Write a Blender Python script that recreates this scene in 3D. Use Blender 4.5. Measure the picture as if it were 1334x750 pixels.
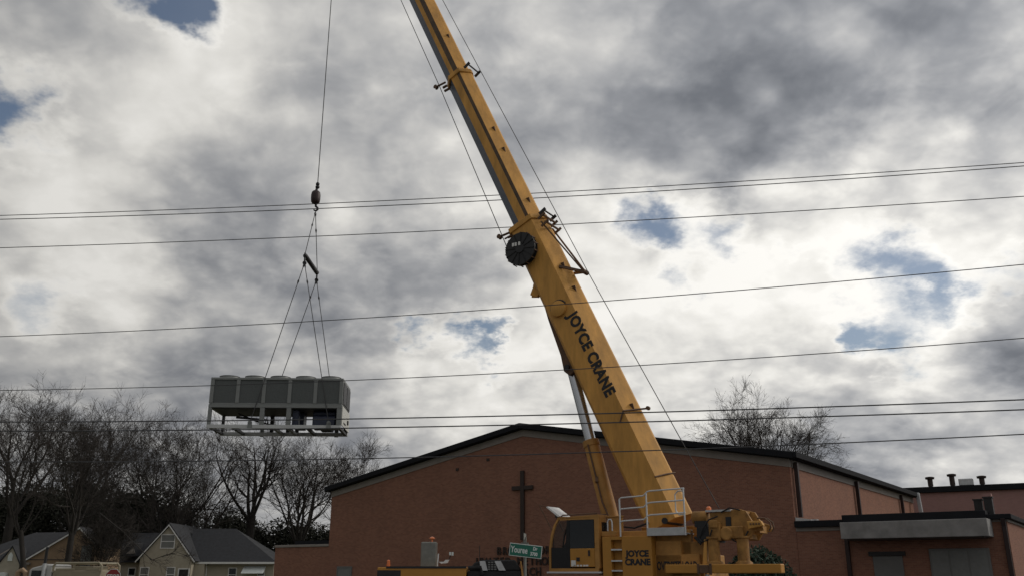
import bpy, bmesh, math, random
from mathutils import Vector, Matrix
random.seed(7)
R = math.radians
for o in list(bpy.data.objects): bpy.data.objects.remove(o)
scn = bpy.context.scene
COL = scn.collection

# ------------------------------------------------------------------ camera
F, TH, CZ = 1155.0, math.atan((748 - 375) / 1155.0), 1.6
cd = bpy.data.cameras.new('camera'); cam = bpy.data.objects.new('camera', cd); COL.objects.link(cam)
cam.location = (0, 0, CZ); cam.rotation_euler = (math.pi / 2 + TH, 0, 0)
cd.sensor_width = 36; cd.lens = F / 1334 * 36; cd.clip_start = .1; cd.clip_end = 3000
scn.camera = cam

def ray(px, py):
    u = (375 - py) / F; c, s = math.cos(TH), math.sin(TH)
    return Vector(((px - 667) / F, c - s * u, s + c * u))
def at(px, py, Y):
    r = ray(px, py); r = r * (Y / r.y); r.z += CZ; return r

# ------------------------------------------------------------------ sky: broken cloud over blue
scn.view_settings.view_transform = 'Standard'; scn.view_settings.look = 'None'
scn.view_settings.exposure = 0; scn.view_settings.gamma = 1
SUN_EL, SUN_AZ = R(33), R(76)            # azimuth clockwise from +Y
w = bpy.data.worlds.new('World'); scn.world = w; w.use_nodes = True
nt = w.node_tree; N = nt.nodes; LK = nt.links
N.clear()
def nd(t, **kw):
    n = N.new(t)
    for k, v in kw.items(): setattr(n, k, v)
    return n
def mth(op, a, b=None, clamp=False):
    n = nd('ShaderNodeMath', operation=op, use_clamp=clamp)
    for i, x in enumerate((a, b)):
        if x is None: continue
        if isinstance(x, (int, float)): n.inputs[i].default_value = x
        else: LK.new(x, n.inputs[i])
    return n.outputs[0]
tc = nd('ShaderNodeTexCoord')
nrm = nd('ShaderNodeVectorMath', operation='NORMALIZE'); LK.new(tc.outputs['Generated'], nrm.inputs[0])
sep = nd('ShaderNodeSeparateXYZ'); LK.new(nrm.outputs[0], sep.inputs[0])
zz = mth('ADD', mth('MAXIMUM', sep.outputs[2], 0.0), 0.42)
cmb = nd('ShaderNodeCombineXYZ')
LK.new(mth('DIVIDE', sep.outputs[0], zz), cmb.inputs[0]); LK.new(mth('DIVIDE', sep.outputs[1], zz), cmb.inputs[1])
def noise(scale, detail, rough, off=0., vec=None, dist=0.):
    n = nd('ShaderNodeTexNoise'); n.noise_dimensions = '3D'
    n.inputs['Scale'].default_value = scale; n.inputs['Detail'].default_value = detail
    n.inputs['Roughness'].default_value = rough; n.inputs['Distortion'].default_value = dist
    a = nd('ShaderNodeVectorMath', operation='ADD'); a.inputs[1].default_value = (off, off * .7, off * 1.3)
    LK.new(vec or cmb.outputs[0], a.inputs[0]); LK.new(a.outputs[0], n.inputs['Vector'])
    return n
# ragged directions used to place the cloud masses
def ragged(scale, detail, rough, off, amt):
    wn = noise(scale, detail, rough, off)
    ws = nd('ShaderNodeVectorMath', operation='SUBTRACT'); ws.inputs[1].default_value = (.5, .5, .5); LK.new(wn.outputs['Color'], ws.inputs[0])
    wm = nd('ShaderNodeVectorMath', operation='SCALE'); wm.inputs['Scale'].default_value = amt; LK.new(ws.outputs[0], wm.inputs[0])
    wv = nd('ShaderNodeVectorMath', operation='ADD'); LK.new(nrm.outputs[0], wv.inputs[0]); LK.new(wm.outputs[0], wv.inputs[1])
    return wv.outputs[0]
WV, WG = ragged(7.0, 5, .55, 3.1, .15), ragged(11.0, 5, .6, 5.7, .12)
def lobes(base, lst, vec):
    for px, py, rad, amt in lst:
        d = ray(px, py).normalized()
        if lst is GAPS: amt *= 1.12
        dn = nd('ShaderNodeVectorMath', operation='DISTANCE'); LK.new(vec, dn.inputs[0]); dn.inputs[1].default_value = d
        mr = nd('ShaderNodeMapRange', interpolation_type='SMOOTHSTEP'); LK.new(dn.outputs['Value'], mr.inputs['Value'])
        mr.inputs['From Min'].default_value = 0; mr.inputs['From Max'].default_value = rad * 1.35 / F
        mr.inputs['To Min'].default_value = amt; mr.inputs['To Max'].default_value = 0
        base = mth('ADD', base, mr.outputs['Result'])
    return base
# cloud masses: direction (as seen from the street), angular radius in px, change of brightness
LIT = [(620, 540, 150, .12), (140, 440, 120, .10), (60, 260, 110, .08), (720, 470, 110, .06), (230, 85, 120, .30), (340, 30, 110, .16), (175, 350, 90, .26), (100, 300, 110, .14), (60, 430, 90, .10), (770, 60, 90, .14), (640, 30, 110, .06),
 (800, 310, 130, .20), (910, 335, 110, .24), (1010, 400, 170, .20), (790, 400, 170, .20), (650, 480, 130, .18), (560, 500, 100, .08), (1200, 190, 80, .22), (1245, 420, 120, .24),
 (1090, 330, 120, .14), (1180, 470, 100, .12), (860, 480, 150, .16), (500, 270, 130, .08), (600, 230, 100, .10), (90, 200, 120, .14), (1270, 270, 90, .12), (1250, 600, 60, .12),
 (440, 60, 120, .06), (1090, 210, 90, .10), (970, 520, 120, .10), (1300, 540, 90, .06),
 (850, 185, 130, -.18), (960, 195, 90, -.08), (1010, 45, 230, -.20), (1270, 80, 170, -.16), (1150, 110, 140, -.10), (620, 365, 75, -.20), (300, 320, 110, -.17), (450, 370, 120, -.17),
 (700, 180, 75, -.12), (1315, 460, 85, -.36), (220, 510, 120, -.20), (90, 480, 110, -.10), (480, 525, 110, -.10), (1090, 590, 160, -.24), (640, 120, 110, -.06), (350, 180, 90, -.05), (120, 15, 80, -.04), (30, 60, 90, .05), (380, 440, 80, -.06)]
GAPS = [(232, 4, 46, .85), (190, -14, 50, .6), (10, 148, 58, .95), (838, 284, 50, .72), (880, 292, 40, .34), (945, 296, 40, .55), (1130, 330, 46, .56), (1195, 345, 52, .60), (1160, 432, 52, .68), (1118, 444, 28, .42),
 (1230, 380, 36, .46), (1305, 352, 40, .50), (618, 453, 36, .68), (645, 446, 22, .4), (545, 432, 30, .58), (62, 398, 44, .40), (882, 362, 34, .44), (1085, 385, 30, .34), (1030, 320, 28, .26)]
c1 = noise(2.6, 6, .50, 0.0, dist=.25); c2 = noise(12.0, 4, .55, 9.0, dist=.3); c3 = noise(5.2, 6, .6, 4.4); c4 = noise(17.0, 3, .5, 2.2, dist=.1); c5 = noise(6.0, 2.5, .48, 6.3, dist=.1)
T = mth('ADD', .475, mth('MULTIPLY', mth('SUBTRACT', c1.outputs['Fac'], .5), .86))
T = mth('ADD', T, mth('MULTIPLY', mth('SUBTRACT', c2.outputs['Fac'], .5), .38))
# rounded clumps: folded noise makes puffs with darker creases between them
for c_, k_ in ((c5, 1.25), (c4, .62)):
    q_ = mth('SUBTRACT', c_.outputs['Fac'], .5)
    T = mth('ADD', T, mth('MULTIPLY', mth('SUBTRACT', mth('SQRT', mth('ADD', mth('MULTIPLY', q_, q_), .0035)), .107), k_))
T = lobes(T, LIT, WV)
G = mth('ADD', -.30, mth('MULTIPLY', mth('SUBTRACT', c3.outputs['Fac'], .5), .95))
G = mth('ADD', G, mth('MULTIPLY', mth('SUBTRACT', c2.outputs['Fac'], .5), .30))
G = lobes(G, GAPS, WG)
rim = nd('ShaderNodeMapRange', interpolation_type='SMOOTHSTEP'); LK.new(G, rim.inputs['Value'])
rim.inputs['From Min'].default_value = -.32; rim.inputs['From Max'].default_value = .02; rim.inputs['To Max'].default_value = .15
T = mth('ADD', T, rim.outputs['Result'])
ramp = nd('ShaderNodeValToRGB'); LK.new(mth('ADD', mth('MULTIPLY', T, .94), .145), ramp.inputs[0])
cr = ramp.color_ramp; cr.interpolation = 'LINEAR'
for i, (p, c) in enumerate([(.0, (.105, .112, .128)), (.20, (.160, .170, .190)), (.36, (.265, .274, .294)), (.52, (.415, .418, .425)), (.68, (.60, .592, .575)), (.84, (.80, .783, .742)), (1., (.94, .92, .875))]):
    e = cr.elements[i] if i < 2 else cr.elements.new(p)
    e.position = p; e.color = (*c, 1)
# cloud is brighter towards the sun than away from it
sd = nd('ShaderNodeVectorMath', operation='DOT_PRODUCT'); LK.new(nrm.outputs[0], sd.inputs[0])
sd.inputs[1].default_value = (math.sin(SUN_AZ) * math.cos(SUN_EL), math.cos(SUN_AZ) * math.cos(SUN_EL), math.sin(SUN_EL))
fs = mth('ADD', mth('MULTIPLY', mth('POWER', mth('ADD', mth('MULTIPLY', sd.outputs['Value'], .5), .5, True), 1.4), 8.2), 4.7)
cs = nd('ShaderNodeVectorMath', operation='SCALE'); LK.new(fs, cs.inputs['Scale']); LK.new(ramp.outputs[0], cs.inputs[0])
sky = nd('ShaderNodeTexSky', sky_type='NISHITA'); sky.sun_disc = False
sky.sun_elevation = SUN_EL; sky.sun_rotation = SUN_AZ; sky.air_density = 1.0; sky.dust_density = 1.6; sky.ozone_density = 1.0
cm = nd('ShaderNodeMapRange', interpolation_type='SMOOTHSTEP'); LK.new(G, cm.inputs['Value'])
cm.inputs['From Min'].default_value = -.12; cm.inputs['From Max'].default_value = .60
cm.inputs['To Min'].default_value = 1; cm.inputs['To Max'].default_value = .06      # a thin veil stays over the gaps
veil = cm.outputs['Result']
mx = nd('ShaderNodeMix', data_type='RGBA'); LK.new(veil, mx.inputs[0]); sk = nd('ShaderNodeVectorMath', operation='SCALE'); sk.inputs['Scale'].default_value = .75; LK.new(sky.outputs[0], sk.inputs[0]); LK.new(sk.outputs[0], mx.inputs[6]); LK.new(cs.outputs[0], mx.inputs[7])
bg = nd('ShaderNodeBackground'); bg.inputs['Strength'].default_value = .1; LK.new(mx.outputs[2], bg.inputs['Color'])
wo = nd('ShaderNodeOutputWorld'); LK.new(bg.outputs[0], wo.inputs['Surface'])

sl = bpy.data.lights.new('sun', 'SUN'); so = bpy.data.objects.new('sun', sl); COL.objects.link(so)
sl.energy = 1.1; sl.angle = R(12); sl.color = (1, .93, .83)
sdir = Vector((math.sin(SUN_AZ) * math.cos(SUN_EL), math.cos(SUN_AZ) * math.cos(SUN_EL), math.sin(SUN_EL)))
so.rotation_euler = sdir.to_track_quat('Z', 'Y').to_euler()

# ------------------------------------------------------------------ materials
def mat(name, col, rough=.6, metal=0., var=.18, scale=4., bump=0., fine=0., streak=0., spec=.5):
    m = bpy.data.materials.new(name); m.use_nodes = True
    n = m.node_tree.nodes; l = m.node_tree.links; b = n['Principled BSDF']
    b.inputs['Roughness'].default_value = rough; b.inputs['Metallic'].default_value = metal
    b.inputs['Specular IOR Level'].default_value = spec
    t = n.new('ShaderNodeTexCoord'); x = n.new('ShaderNodeTexNoise'); x.inputs['Scale'].default_value = scale
    x.inputs['Detail'].default_value = 7; x.inputs['Roughness'].default_value = .65
    if streak:
        mp = n.new('ShaderNodeMapping'); mp.inputs['Scale'].default_value = (1, 1, streak); l.new(t.outputs['Object'], mp.inputs[0]); l.new(mp.outputs[0], x.inputs['Vector'])
    else: l.new(t.outputs['Object'], x.inputs['Vector'])
    r = n.new('ShaderNodeValToRGB'); l.new(x.outputs['Fac'], r.inputs[0])
    r.color_ramp.elements[0].position = .3; r.color_ramp.elements[1].position = .7
    r.color_ramp.elements[0].color = (*[max(0, c * (1 - var)) for c in col], 1)
    r.color_ramp.elements[1].color = (*[min(1, c * (1 + var)) for c in col], 1)
    l.new(r.outputs[0], b.inputs['Base Color'])
    rr = n.new('ShaderNodeMapRange'); l.new(x.outputs['Fac'], rr.inputs['Value'])
    rr.inputs['To Min'].default_value = max(0, rough - .12); rr.inputs['To Max'].default_value = min(1, rough + .12); l.new(rr.outputs[0], b.inputs['Roughness'])
    if bump:
        y = n.new('ShaderNodeTexNoise'); y.inputs['Scale'].default_value = fine or scale * 6; y.inputs['Detail'].default_value = 4; l.new(t.outputs['Object'], y.inputs['Vector'])
        bu = n.new('ShaderNodeBump'); bu.inputs['Strength'].default_value = bump; bu.inputs['Distance'].default_value = .03
        l.new(y.outputs['Fac'], bu.inputs['Height']); l.new(bu.outputs[0], b.inputs['Normal'])
    return m
def brick_mat(name, c1, c2, mortar):
    m = mat(name, c1, .88, var=.34, scale=.55, spec=.25, streak=.45); n = m.node_tree.nodes; l = m.node_tree.links; b = n['Principled BSDF']
    t = n.new('ShaderNodeTexCoord'); s = n.new('ShaderNodeSeparateXYZ'); l.new(t.outputs['Object'], s.inputs[0])
    a = n.new('ShaderNodeMath'); l.new(s.outputs[0], a.inputs[0]); l.new(s.outputs[1], a.inputs[1])
    c = n.new('ShaderNodeCombineXYZ'); l.new(a.outputs[0], c.inputs[0]); l.new(s.outputs[2], c.inputs[1])
    k = n.new('ShaderNodeTexBrick'); l.new(c.outputs[0], k.inputs['Vector'])
    k.inputs['Scale'].default_value = 1; k.inputs['Brick Width'].default_value = .21; k.inputs['Row Height'].default_value = .075
    k.inputs['Mortar Size'].default_value = .006; k.inputs['Bias'].default_value = 0
    k.inputs['Color1'].default_value = (*c1, 1); k.inputs['Color2'].default_value = (*c2, 1); k.inputs['Mortar'].default_value = (*mortar, 1)
    old = b.inputs['Base Color'].links[0].from_socket
    x = n.new('ShaderNodeMix'); x.data_type = 'RGBA'; x.inputs[0].default_value = .75
    l.new(old, x.inputs[6]); l.new(k.outputs['Color'], x.inputs[7]); l.new(x.outputs[2], b.inputs['Base Color'])
    bu = n.new('ShaderNodeBump'); bu.inputs['Strength'].default_value = .5; bu.inputs['Distance'].default_value = .006; bu.invert = True
    l.new(k.outputs['Fac'], bu.inputs['Height']); l.new(bu.outputs[0], b.inputs['Normal'])
    return m
def glass_mat(name, tint, tr):
    m = bpy.data.materials.new(name); m.use_nodes = True; n = m.node_tree.nodes; l = m.node_tree.links
    n.clear(); o = n.new('ShaderNodeOutputMaterial'); x = n.new('ShaderNodeMixShader'); t = n.new('ShaderNodeBsdfTransparent'); p = n.new('ShaderNodeBsdfPrincipled')
    p.inputs['Base Color'].default_value = (*tint, 1); p.inputs['Roughness'].default_value = .08; t.inputs['Color'].default_value = (.93, .95, .95, 1)
    x.inputs[0].default_value = 1 - tr; l.new(t.outputs[0], x.inputs[1]); l.new(p.outputs[0], x.inputs[2]); l.new(x.outputs[0], o.inputs[0])
    return m
M = dict(
 yellow=mat('crane_yellow_paint', (.42, .215, .060), .6, var=.30, scale=1.6, bump=.12, fine=9, spec=.35),
 tailyellow=mat('weathered_winch_yellow', (.34, .175, .05), .65, var=.5, scale=2.6, bump=.2, fine=12, spec=.3),
 yellow2=mat('carrier_yellow_paint', (.45, .215, .040), .5, var=.10, scale=1.5, spec=.35),
 boomy=mat('boom_yellow_paint', (.56, .29, .072), .6, var=.30, scale=2.2, bump=.1, fine=6, spec=.3, streak=.22),
 boomgrey=mat('blue_grey_boom_facet', (.042, .056, .086), .45, .3, .25, 1.5),  # dark blue-grey for the lower facets and underside of the telescoping sections
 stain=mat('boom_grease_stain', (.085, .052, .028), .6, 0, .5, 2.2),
 rust=mat('brown_bracket_steel', (.13, .075, .045), .7, .2, .3, 5),
 dark=mat('black_painted_steel', (.022, .022, .024), .55, .2, .3, 6),
 rubber=mat('black_rubber', (.018, .018, .019), .85, 0, .3, 8, .2),
 steel=mat('galvanised_steel', (.52, .53, .54), .42, .75, .15, 5),
 chrome=mat('cylinder_rod_chrome', (.55, .57, .60), .25, .9, .08, 3),
 rail=mat('white_pipe_paint', (.62, .63, .64), .45, .2, .08, 9),
 lettering=mat('black_lettering', (.014, .015, .018), .6, 0, .1, 6),
 decal=mat('white_decal', (.72, .72, .70), .6, 0, .1, 9),
 white=mat('white_paint', (.72, .72, .71), .5, 0, .07, 3),
 trim=mat('grey_trim_band', (.24, .215, .195), .8, 0, .12, 1.6),
 roofm=mat('dark_metal_roof_edge', (.015, .016, .019), .8, .0, .2, 2, spec=.12),
 roofgrey=mat('membrane_roof', (.22, .22, .22), .9, 0, .15, .6),
 brick=brick_mat('red_brown_brick', (.275, .132, .088), (.185, .084, .060), (.27, .18, .135)),
 brick2=brick_mat('pink_brown_brick', (.35, .20, .185), (.30, .175, .16), (.33, .24, .215)),
 bronze=mat('dark_bronze_metal', (.035, .022, .018), .5, .3, .2, 5),
 maroon=mat('dark_downspout_metal', (.028, .015, .014), .5, .2, .15, 4),
 concrete=mat('painted_canopy_concrete', (.235, .23, .225), .85, 0, .25, 1.6, .1),
 panelgrey=mat('grey_door_panel', (.15, .15, .145), .7, 0, .1, 2),
 cream=mat('cream_siding', (.37, .335, .265), .8, 0, .1, 2.5, .1),
 tan=mat('tan_brick_siding', (.28, .195, .125), .85, 0, .15, 2.5, .1),
 shingle=mat('charcoal_shingles', (.028, .0295, .034), .9, 0, .3, 3.5, .4, 14),
 cabinet=mat('grey_chiller_cabinet', (.205, .215, .21), .5, .2, .08, 2),
 coil=mat('dark_coil_fins', (.10, .109, .108), .6, .4, .2, 26, .3, 60),
 railgrey=mat('pale_base_rail_paint', (.50, .51, .51), .5, .1, .1, 3),
 endpanel=mat('light_end_panel', (.52, .52, .48), .5, .1, .07, 2),
 blue=mat('dark_blue_compressor', (.028, .034, .062), .5, .2, .2, 5),
 ball=mat('dark_red_ball_paint', (.030, .016, .017), .5, .2, .3, 5),
 wire=mat('black_cable', (.065, .065, .07), .6, .2, .1, 3),
 rope=mat('grey_wire_rope', (.055, .055, .058), .7, .1, .2, 20),
 greensign=mat('green_sign_sheeting', (.012, .14, .095), .45, 0, .08, 3),
 signwhite=mat('white_sign_sheeting', (.66, .70, .68), .45, 0, .05, 3),
 signred=mat('red_sign_sheeting', (.24, .020, .022), .45, 0, .08, 3),
 post=mat('weathered_post_metal', (.22, .22, .20), .6, .5, .2, 6),
 dullwhite=mat('dull_white_paint', (.42, .42, .41), .6, 0, .15, 2),
 beige=mat('beige_truck_paint', (.27, .235, .165), .5, 0, .12, 2),
 amber=mat('amber_beacon_lens', (.75, .20, .06), .25, 0, .1, 6),
 bark=mat('grey_brown_bark', (.022, .0185, .016), .95, 0, .35, 3.0, .3, 12),
 twig=mat('brown_twigs', (.036, .030, .026), .95, 0, .3, 1.2),
 needle=mat('dark_evergreen_foliage', (.030, .032, .022), .9, 0, .4, 1.2),
 bush=mat('dark_green_shrub_foliage', (.030, .055, .034), .8, 0, .4, 2.2),
 grass=mat('winter_grass', (.085, .088, .040), .95, 0, .35, .35, .4, 9),
 asphalt=mat('asphalt', (.05, .05, .052), .9, 0, .2, .8, .3, 30),
 kerb=mat('kerb_concrete', (.30, .29, .27), .9, 0, .15, 1.5),
 curtain=mat('window_blind', (.175, .18, .175), .8, 0, .12, 5),
 seatm=mat('grey_seat_fabric', (.05, .055, .06), .9, 0, .2, 8),
 pane=glass_mat('clear_glass', (.02, .025, .03), .86),
 dpane=glass_mat('dark_glass', (.012, .018, .022), .12),
)

# ------------------------------------------------------------------ mesh helper
class MB:
    def __init__(s, mx=None): s.v = []; s.f = []; s.m = []; s.X = mx
    def add(s, vs, fs, mi=0):
        o = len(s.v)
        s.v += [(s.X @ Vector(v)) if s.X else Vector(v) for v in vs]
        s.f += [tuple(i + o for i in f) for f in fs]; s.m += [mi] * len(fs)
    def box(s, x0, x1, y0, y1, z0, z1, mi=0):
        s.add([(x, y, z) for x in (x0, x1) for y in (y0, y1) for z in (z0, z1)],
              [(0, 1, 3, 2), (4, 6, 7, 5), (0, 4, 5, 1), (2, 3, 7, 6), (0, 2, 6, 4), (1, 5, 7, 3)], mi)
    def beam(s, p, q, wd, ht, up=(0, 0, 1), mi=0):
        p, q = Vector(p), Vector(q); d = (q - p).normalized(); up = Vector(up)
        if abs(d.dot(up)) > .98: up = Vector((1, 0, 0))
        a = d.cross(up).normalized(); b = a.cross(d)
        vs = [e + a * (i * wd / 2) + b * (j * ht / 2) for e in (p, q) for i, j in ((-1, -1), (1, -1), (1, 1), (-1, 1))]
        s.add(vs, [(3, 2, 1, 0), (4, 5, 6, 7)] + [(i, (i + 1) % 4, 4 + (i + 1) % 4, 4 + i) for i in range(4)], mi)
    def prism(s, pts, off, mi=0, mis=None):
        n = len(pts); pts = [Vector(p) for p in pts]; off = Vector(off)
        o = len(s.v); s.add(pts + [p + off for p in pts], [tuple(range(n))[::-1], tuple(range(n, 2 * n))] + [(i, (i + 1) % n, n + (i + 1) % n, n + i) for i in range(n)], mi)
        if mis: s.m[-n:] = mis
    def tube(s, pts, r, n=8, mi=0, caps=True):
        pts = [Vector(p) for p in pts]; k = len(pts)
        rs = r if isinstance(r, (list, tuple)) else [r] * k
        vs = []; a = None
        for i, p in enumerate(pts):
            d = (pts[min(i + 1, k - 1)] - pts[max(i - 1, 0)]).normalized()
            if a is None: a = d.cross(Vector((0, 0, 1)) if abs(d.z) < .9 else Vector((1, 0, 0))).normalized()
            else: a = (a - d * a.dot(d)).normalized()
            b = d.cross(a)
            for j in range(n):
                t = 2 * math.pi * j / n; vs.append(p + (a * math.cos(t) + b * math.sin(t)) * rs[i])
        fs = [(i * n + j, i * n + (j + 1) % n, (i + 1) * n + (j + 1) % n, (i + 1) * n + j) for i in range(k - 1) for j in range(n)]
        if caps: fs += [tuple(range(n))[::-1], tuple(range((k - 1) * n, k * n))]
        s.add(vs, fs, mi)
    def cyl(s, p, q, r, n=16, mi=0): s.tube([p, q], r, n, mi)
    def lathe(s, c, ax, prof, n=20, mi=0):      # prof: (distance along axis, radius)
        c, ax = Vector(c), Vector(ax).normalized()
        s.tube([c + ax * h for h, r in prof], [max(r, .001) for h, r in prof], n, mi)
    def build(s, name, ms, parent=None, loc=None, smooth=35, bevel=0., fix=True):
        me = bpy.data.meshes.new(name); loc = Vector(loc) if loc else Vector((0, 0, 0))
        me.from_pydata([v - loc for v in s.v], [], s.f)
        for m in (ms if isinstance(ms, (list, tuple)) else [ms]): me.materials.append(M[m] if isinstance(m, str) else m)
        me.polygons.foreach_set('material_index', s.m)
        if fix or bevel:
            b = bmesh.new(); b.from_mesh(me); bmesh.ops.recalc_face_normals(b, faces=b.faces)
            if bevel:
                es = [e for e in b.edges if len(e.link_faces) == 2 and e.calc_face_angle() > .6]
                bmesh.ops.bevel(b, geom=es, offset=bevel, segments=1, affect='EDGES', clamp_overlap=True)
            b.to_mesh(me); b.free()
        if smooth:
            me.polygons.foreach_set('use_smooth', [True] * len(me.polygons)); me.set_sharp_from_angle(angle=R(smooth))
        o = bpy.data.objects.new(name, me); COL.objects.link(o); o.location = loc
        if parent: o.parent = parent
        return o
def tag(o, label=None, cat=None, group=None, kind=None):
    for k, v in (('label', label), ('category', cat), ('group', group), ('kind', kind)):
        if v: o[k] = v
    return o
def thing(name, label, cat, loc=(0, 0, 0), rz=0, group=None):
    o = bpy.data.objects.new(name, None); COL.objects.link(o); o.empty_display_size = .3
    o.location = loc; o.rotation_euler = (0, 0, rz); return tag(o, label, cat, group)
def text(body, size, name, m, parent, mtx, depth=.004, bold=.0, sx=1., align='CENTER', spacing=1.):
    cu = bpy.data.curves.new(name, 'FONT'); cu.body = body; cu.size = size; cu.extrude = depth; cu.offset = bold; cu.align_x = align
    cu.align_y = 'CENTER'; cu.space_line = 1.0; cu.space_character = spacing; cu.resolution_u = 3
    t = bpy.data.objects.new(name, cu); COL.objects.link(t); bpy.context.view_layer.update()
    me = bpy.data.meshes.new_from_object(t.evaluated_get(bpy.context.evaluated_depsgraph_get()))
    bpy.data.objects.remove(t)
    me.transform(Matrix.Diagonal((sx, 1, 1, 1))); me.materials.clear(); me.materials.append(M[m]); me.name = name
    o = bpy.data.objects.new(name, me); COL.objects.link(o); o.parent = parent; o.matrix_local = mtx; return o
def frame(x, y, z, o): return Matrix((( x[0], y[0], z[0], o[0]), (x[1], y[1], z[1], o[1]), (x[2], y[2], z[2], o[2]), (0, 0, 0, 1)))
WALLX = lambda o: frame((1, 0, 0), (0, 0, 1), (0, -1, 0), o)    # text on a wall facing -Y

# ------------------------------------------------------------------ ground, street
b = MB(); n = 24; S = 1200
b.add([(-S, -300, 0), (S, -300, 0), (S, 1500, 0), (-S, 1500, 0)], [(0, 1, 2, 3)])
tag(b.build('ground', 'grass', smooth=0), kind='structure')
b = MB(); b.box(-400, 400, 6, 19, -.3, .004); tag(b.build('road', 'asphalt', smooth=0), kind='structure')
b = MB(); b.box(-16, 60, 20.2, 46, -.3, .006); tag(b.build('parking_lot', 'asphalt', smooth=0), kind='structure')
b = MB(); b.box(-400, 400, 19, 19.3, -.3, .13); tag(b.build('kerb', 'kerb', smooth=0), kind='structure')
b = MB()
for i in range(-20, 20): b.box(i * 9, i * 9 + 3, 12.4, 12.55, 0, .008)
tag(b.build('road_markings', 'white', smooth=0), kind='structure')

# ------------------------------------------------------------------ church (local X along the gable wall, Y into depth)
def window(parent, x0, x1, z0, z1, y, fr='white', pn='dpane', muntin=True, t=.07, face=-1):
    """casing proud of a wall facing -Y at local y, with a pane and a sash bar"""
    f = MB(); yo, yi = y - .06, y + .03
    f.box(x0 - t, x0, yo, yi, z0 - t, z1 + t); f.box(x1, x1 + t, yo, yi, z0 - t, z1 + t)
    f.box(x0, x1, yo, yi, z1, z1 + t); f.box(x0, x1, yo, yi, z0 - t, z0)
    w_ = f.build('window', fr, parent)
    p = MB(); p.box(x0 + .001, x1 - .001, y - .030, y - .018, z0 + .001, z1 - .001); p.build('pane', pn, w_)
    if muntin:
        s_ = MB(); zm = (z0 + z1) / 2; s_.box(x0 + .001, x1 - .001, y - .05, y - .031, zm - .03, zm + .03); s_.build('sash_bar', fr, w_)
    return w_
RZ = R(-34.713)
CH0 = Vector((-12.5802, 63.3522, 0))
church = thing('church_building', 'large red brick church hall with a low gable, dark roof edge and tall metal cross', 'church', CH0, RZ)
Wd, Ez, Pk, Dp = 32.23, 7.15, 10.05, 28.6
zr = lambda x: Ez + (Pk - Ez) * (1 - abs(x - Wd / 2) / (Wd / 2))
b = MB(); b.prism([(0, 0, 0), (Wd, 0, 0), (Wd, 0, Ez - .40), (Wd / 2, 0, Pk - .40), (0, 0, Ez - .40)], (0, Dp, 0)); b.build('brick_wall', 'brick', church, smooth=0)
b = MB()
for x0, x1 in ((0, Wd / 2), (Wd / 2, Wd)):
    b.prism([(x0, -.05, zr(x0) - .42), (x1, -.05, zr(x1) - .42), (x1, -.05, zr(x1) - .02), (x0, -.05, zr(x0) - .02)], (0, .30, 0))
b.build('trim_band', 'trim', church, smooth=0)
b = MB(); b.box(Wd - .3, Wd + .05, .25, Dp, Ez - .42, Ez - .02); b.box(-.05, .3, .25, Dp, Ez - .42, Ez - .02); b.build('trim_band', 'trim', church, smooth=0)
b = MB(); ov = .35
for sgn in (-1, 1):
    xe = Wd / 2 + sgn * (Wd / 2 + ov); ze = Ez - (Pk - Ez) / (Wd / 2) * ov
    pts = [(xe, -.45, ze), (Wd / 2, -.45, Pk), (Wd / 2, -.45, Pk + .34), (xe, -.45, ze + .34)]
    b.prism(pts, (0, Dp + .8, 0))
b.build('roof', 'roofm', church, smooth=0, bevel=.03)
b = MB(); ze = Ez - .06 + .34 - .1; b.box(Wd + ov + .004, Wd + ov + .16, -.45, Dp + .35, ze - .2, ze + .10); b.build('gutter', 'roofm', church, smooth=0, bevel=.02)
def downspout(par, pts, wd=.16, m='maroon'):
    d = MB()
    for p, q in zip(pts, pts[1:]): d.beam(p, q, wd, wd, (0, 1, 0))
    return d.build('downspout', m, par, smooth=0, bevel=.012)
for yy in (.45, 12.0, 24.0):
    downspout(church, [(Wd + .17, yy, 7.0), (Wd + .17, yy, 4.3 if yy < 1 else 4.32)], .20, 'maroon')
sp = downspout(church, [(Wd + .52, Dp - .6, 7.4), (Wd + .75, Dp - 1.0, 4.4)], .26, 'steel'); sp['label'] = 'pale slanting downpipe at the far gutter end'
b = MB(); cx = 16.12
b.box(cx - .13, cx + .13, -.16, -.03, 3.55, 7.55); b.box(cx - .76, cx - .131, -.15, -.04, 6.42, 6.66); b.box(cx + .131, cx + .76, -.15, -.04, 6.42, 6.66)
b.box(cx - .03, cx + .03, -.03, .05, 4.0, 4.1); b.box(cx - .03, cx + .03, -.03, .05, 6.9, 7.0)
b.build('cross', 'bronze', church, bevel=.015)
for row, z in (('BROADMOOR', 2.93), ('UNITED METHODIST', 2.33), ('CHURCH', 1.76)):
    x = cx - .43 * (len(row) - 1) / 2
    for ch in row:
        if ch != ' ': text(ch, .62, 'wall_letter', 'bronze', church, WALLX((x, -.06, z)), .03, .012, .9)
        x += .43
window(church, 1.05, 2.25, .95, 2.05, -.01, 'panelgrey', 'curtain', False, .09)
for x, z in ((13.5, 8.4), (11.1, 7.95), (20.6, 8.2)): b = MB(); b.box(x - .1, x + .1, -.05, .04, z - .08, z + .08); b.build('wall_vent', 'bronze', church, smooth=0)

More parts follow.
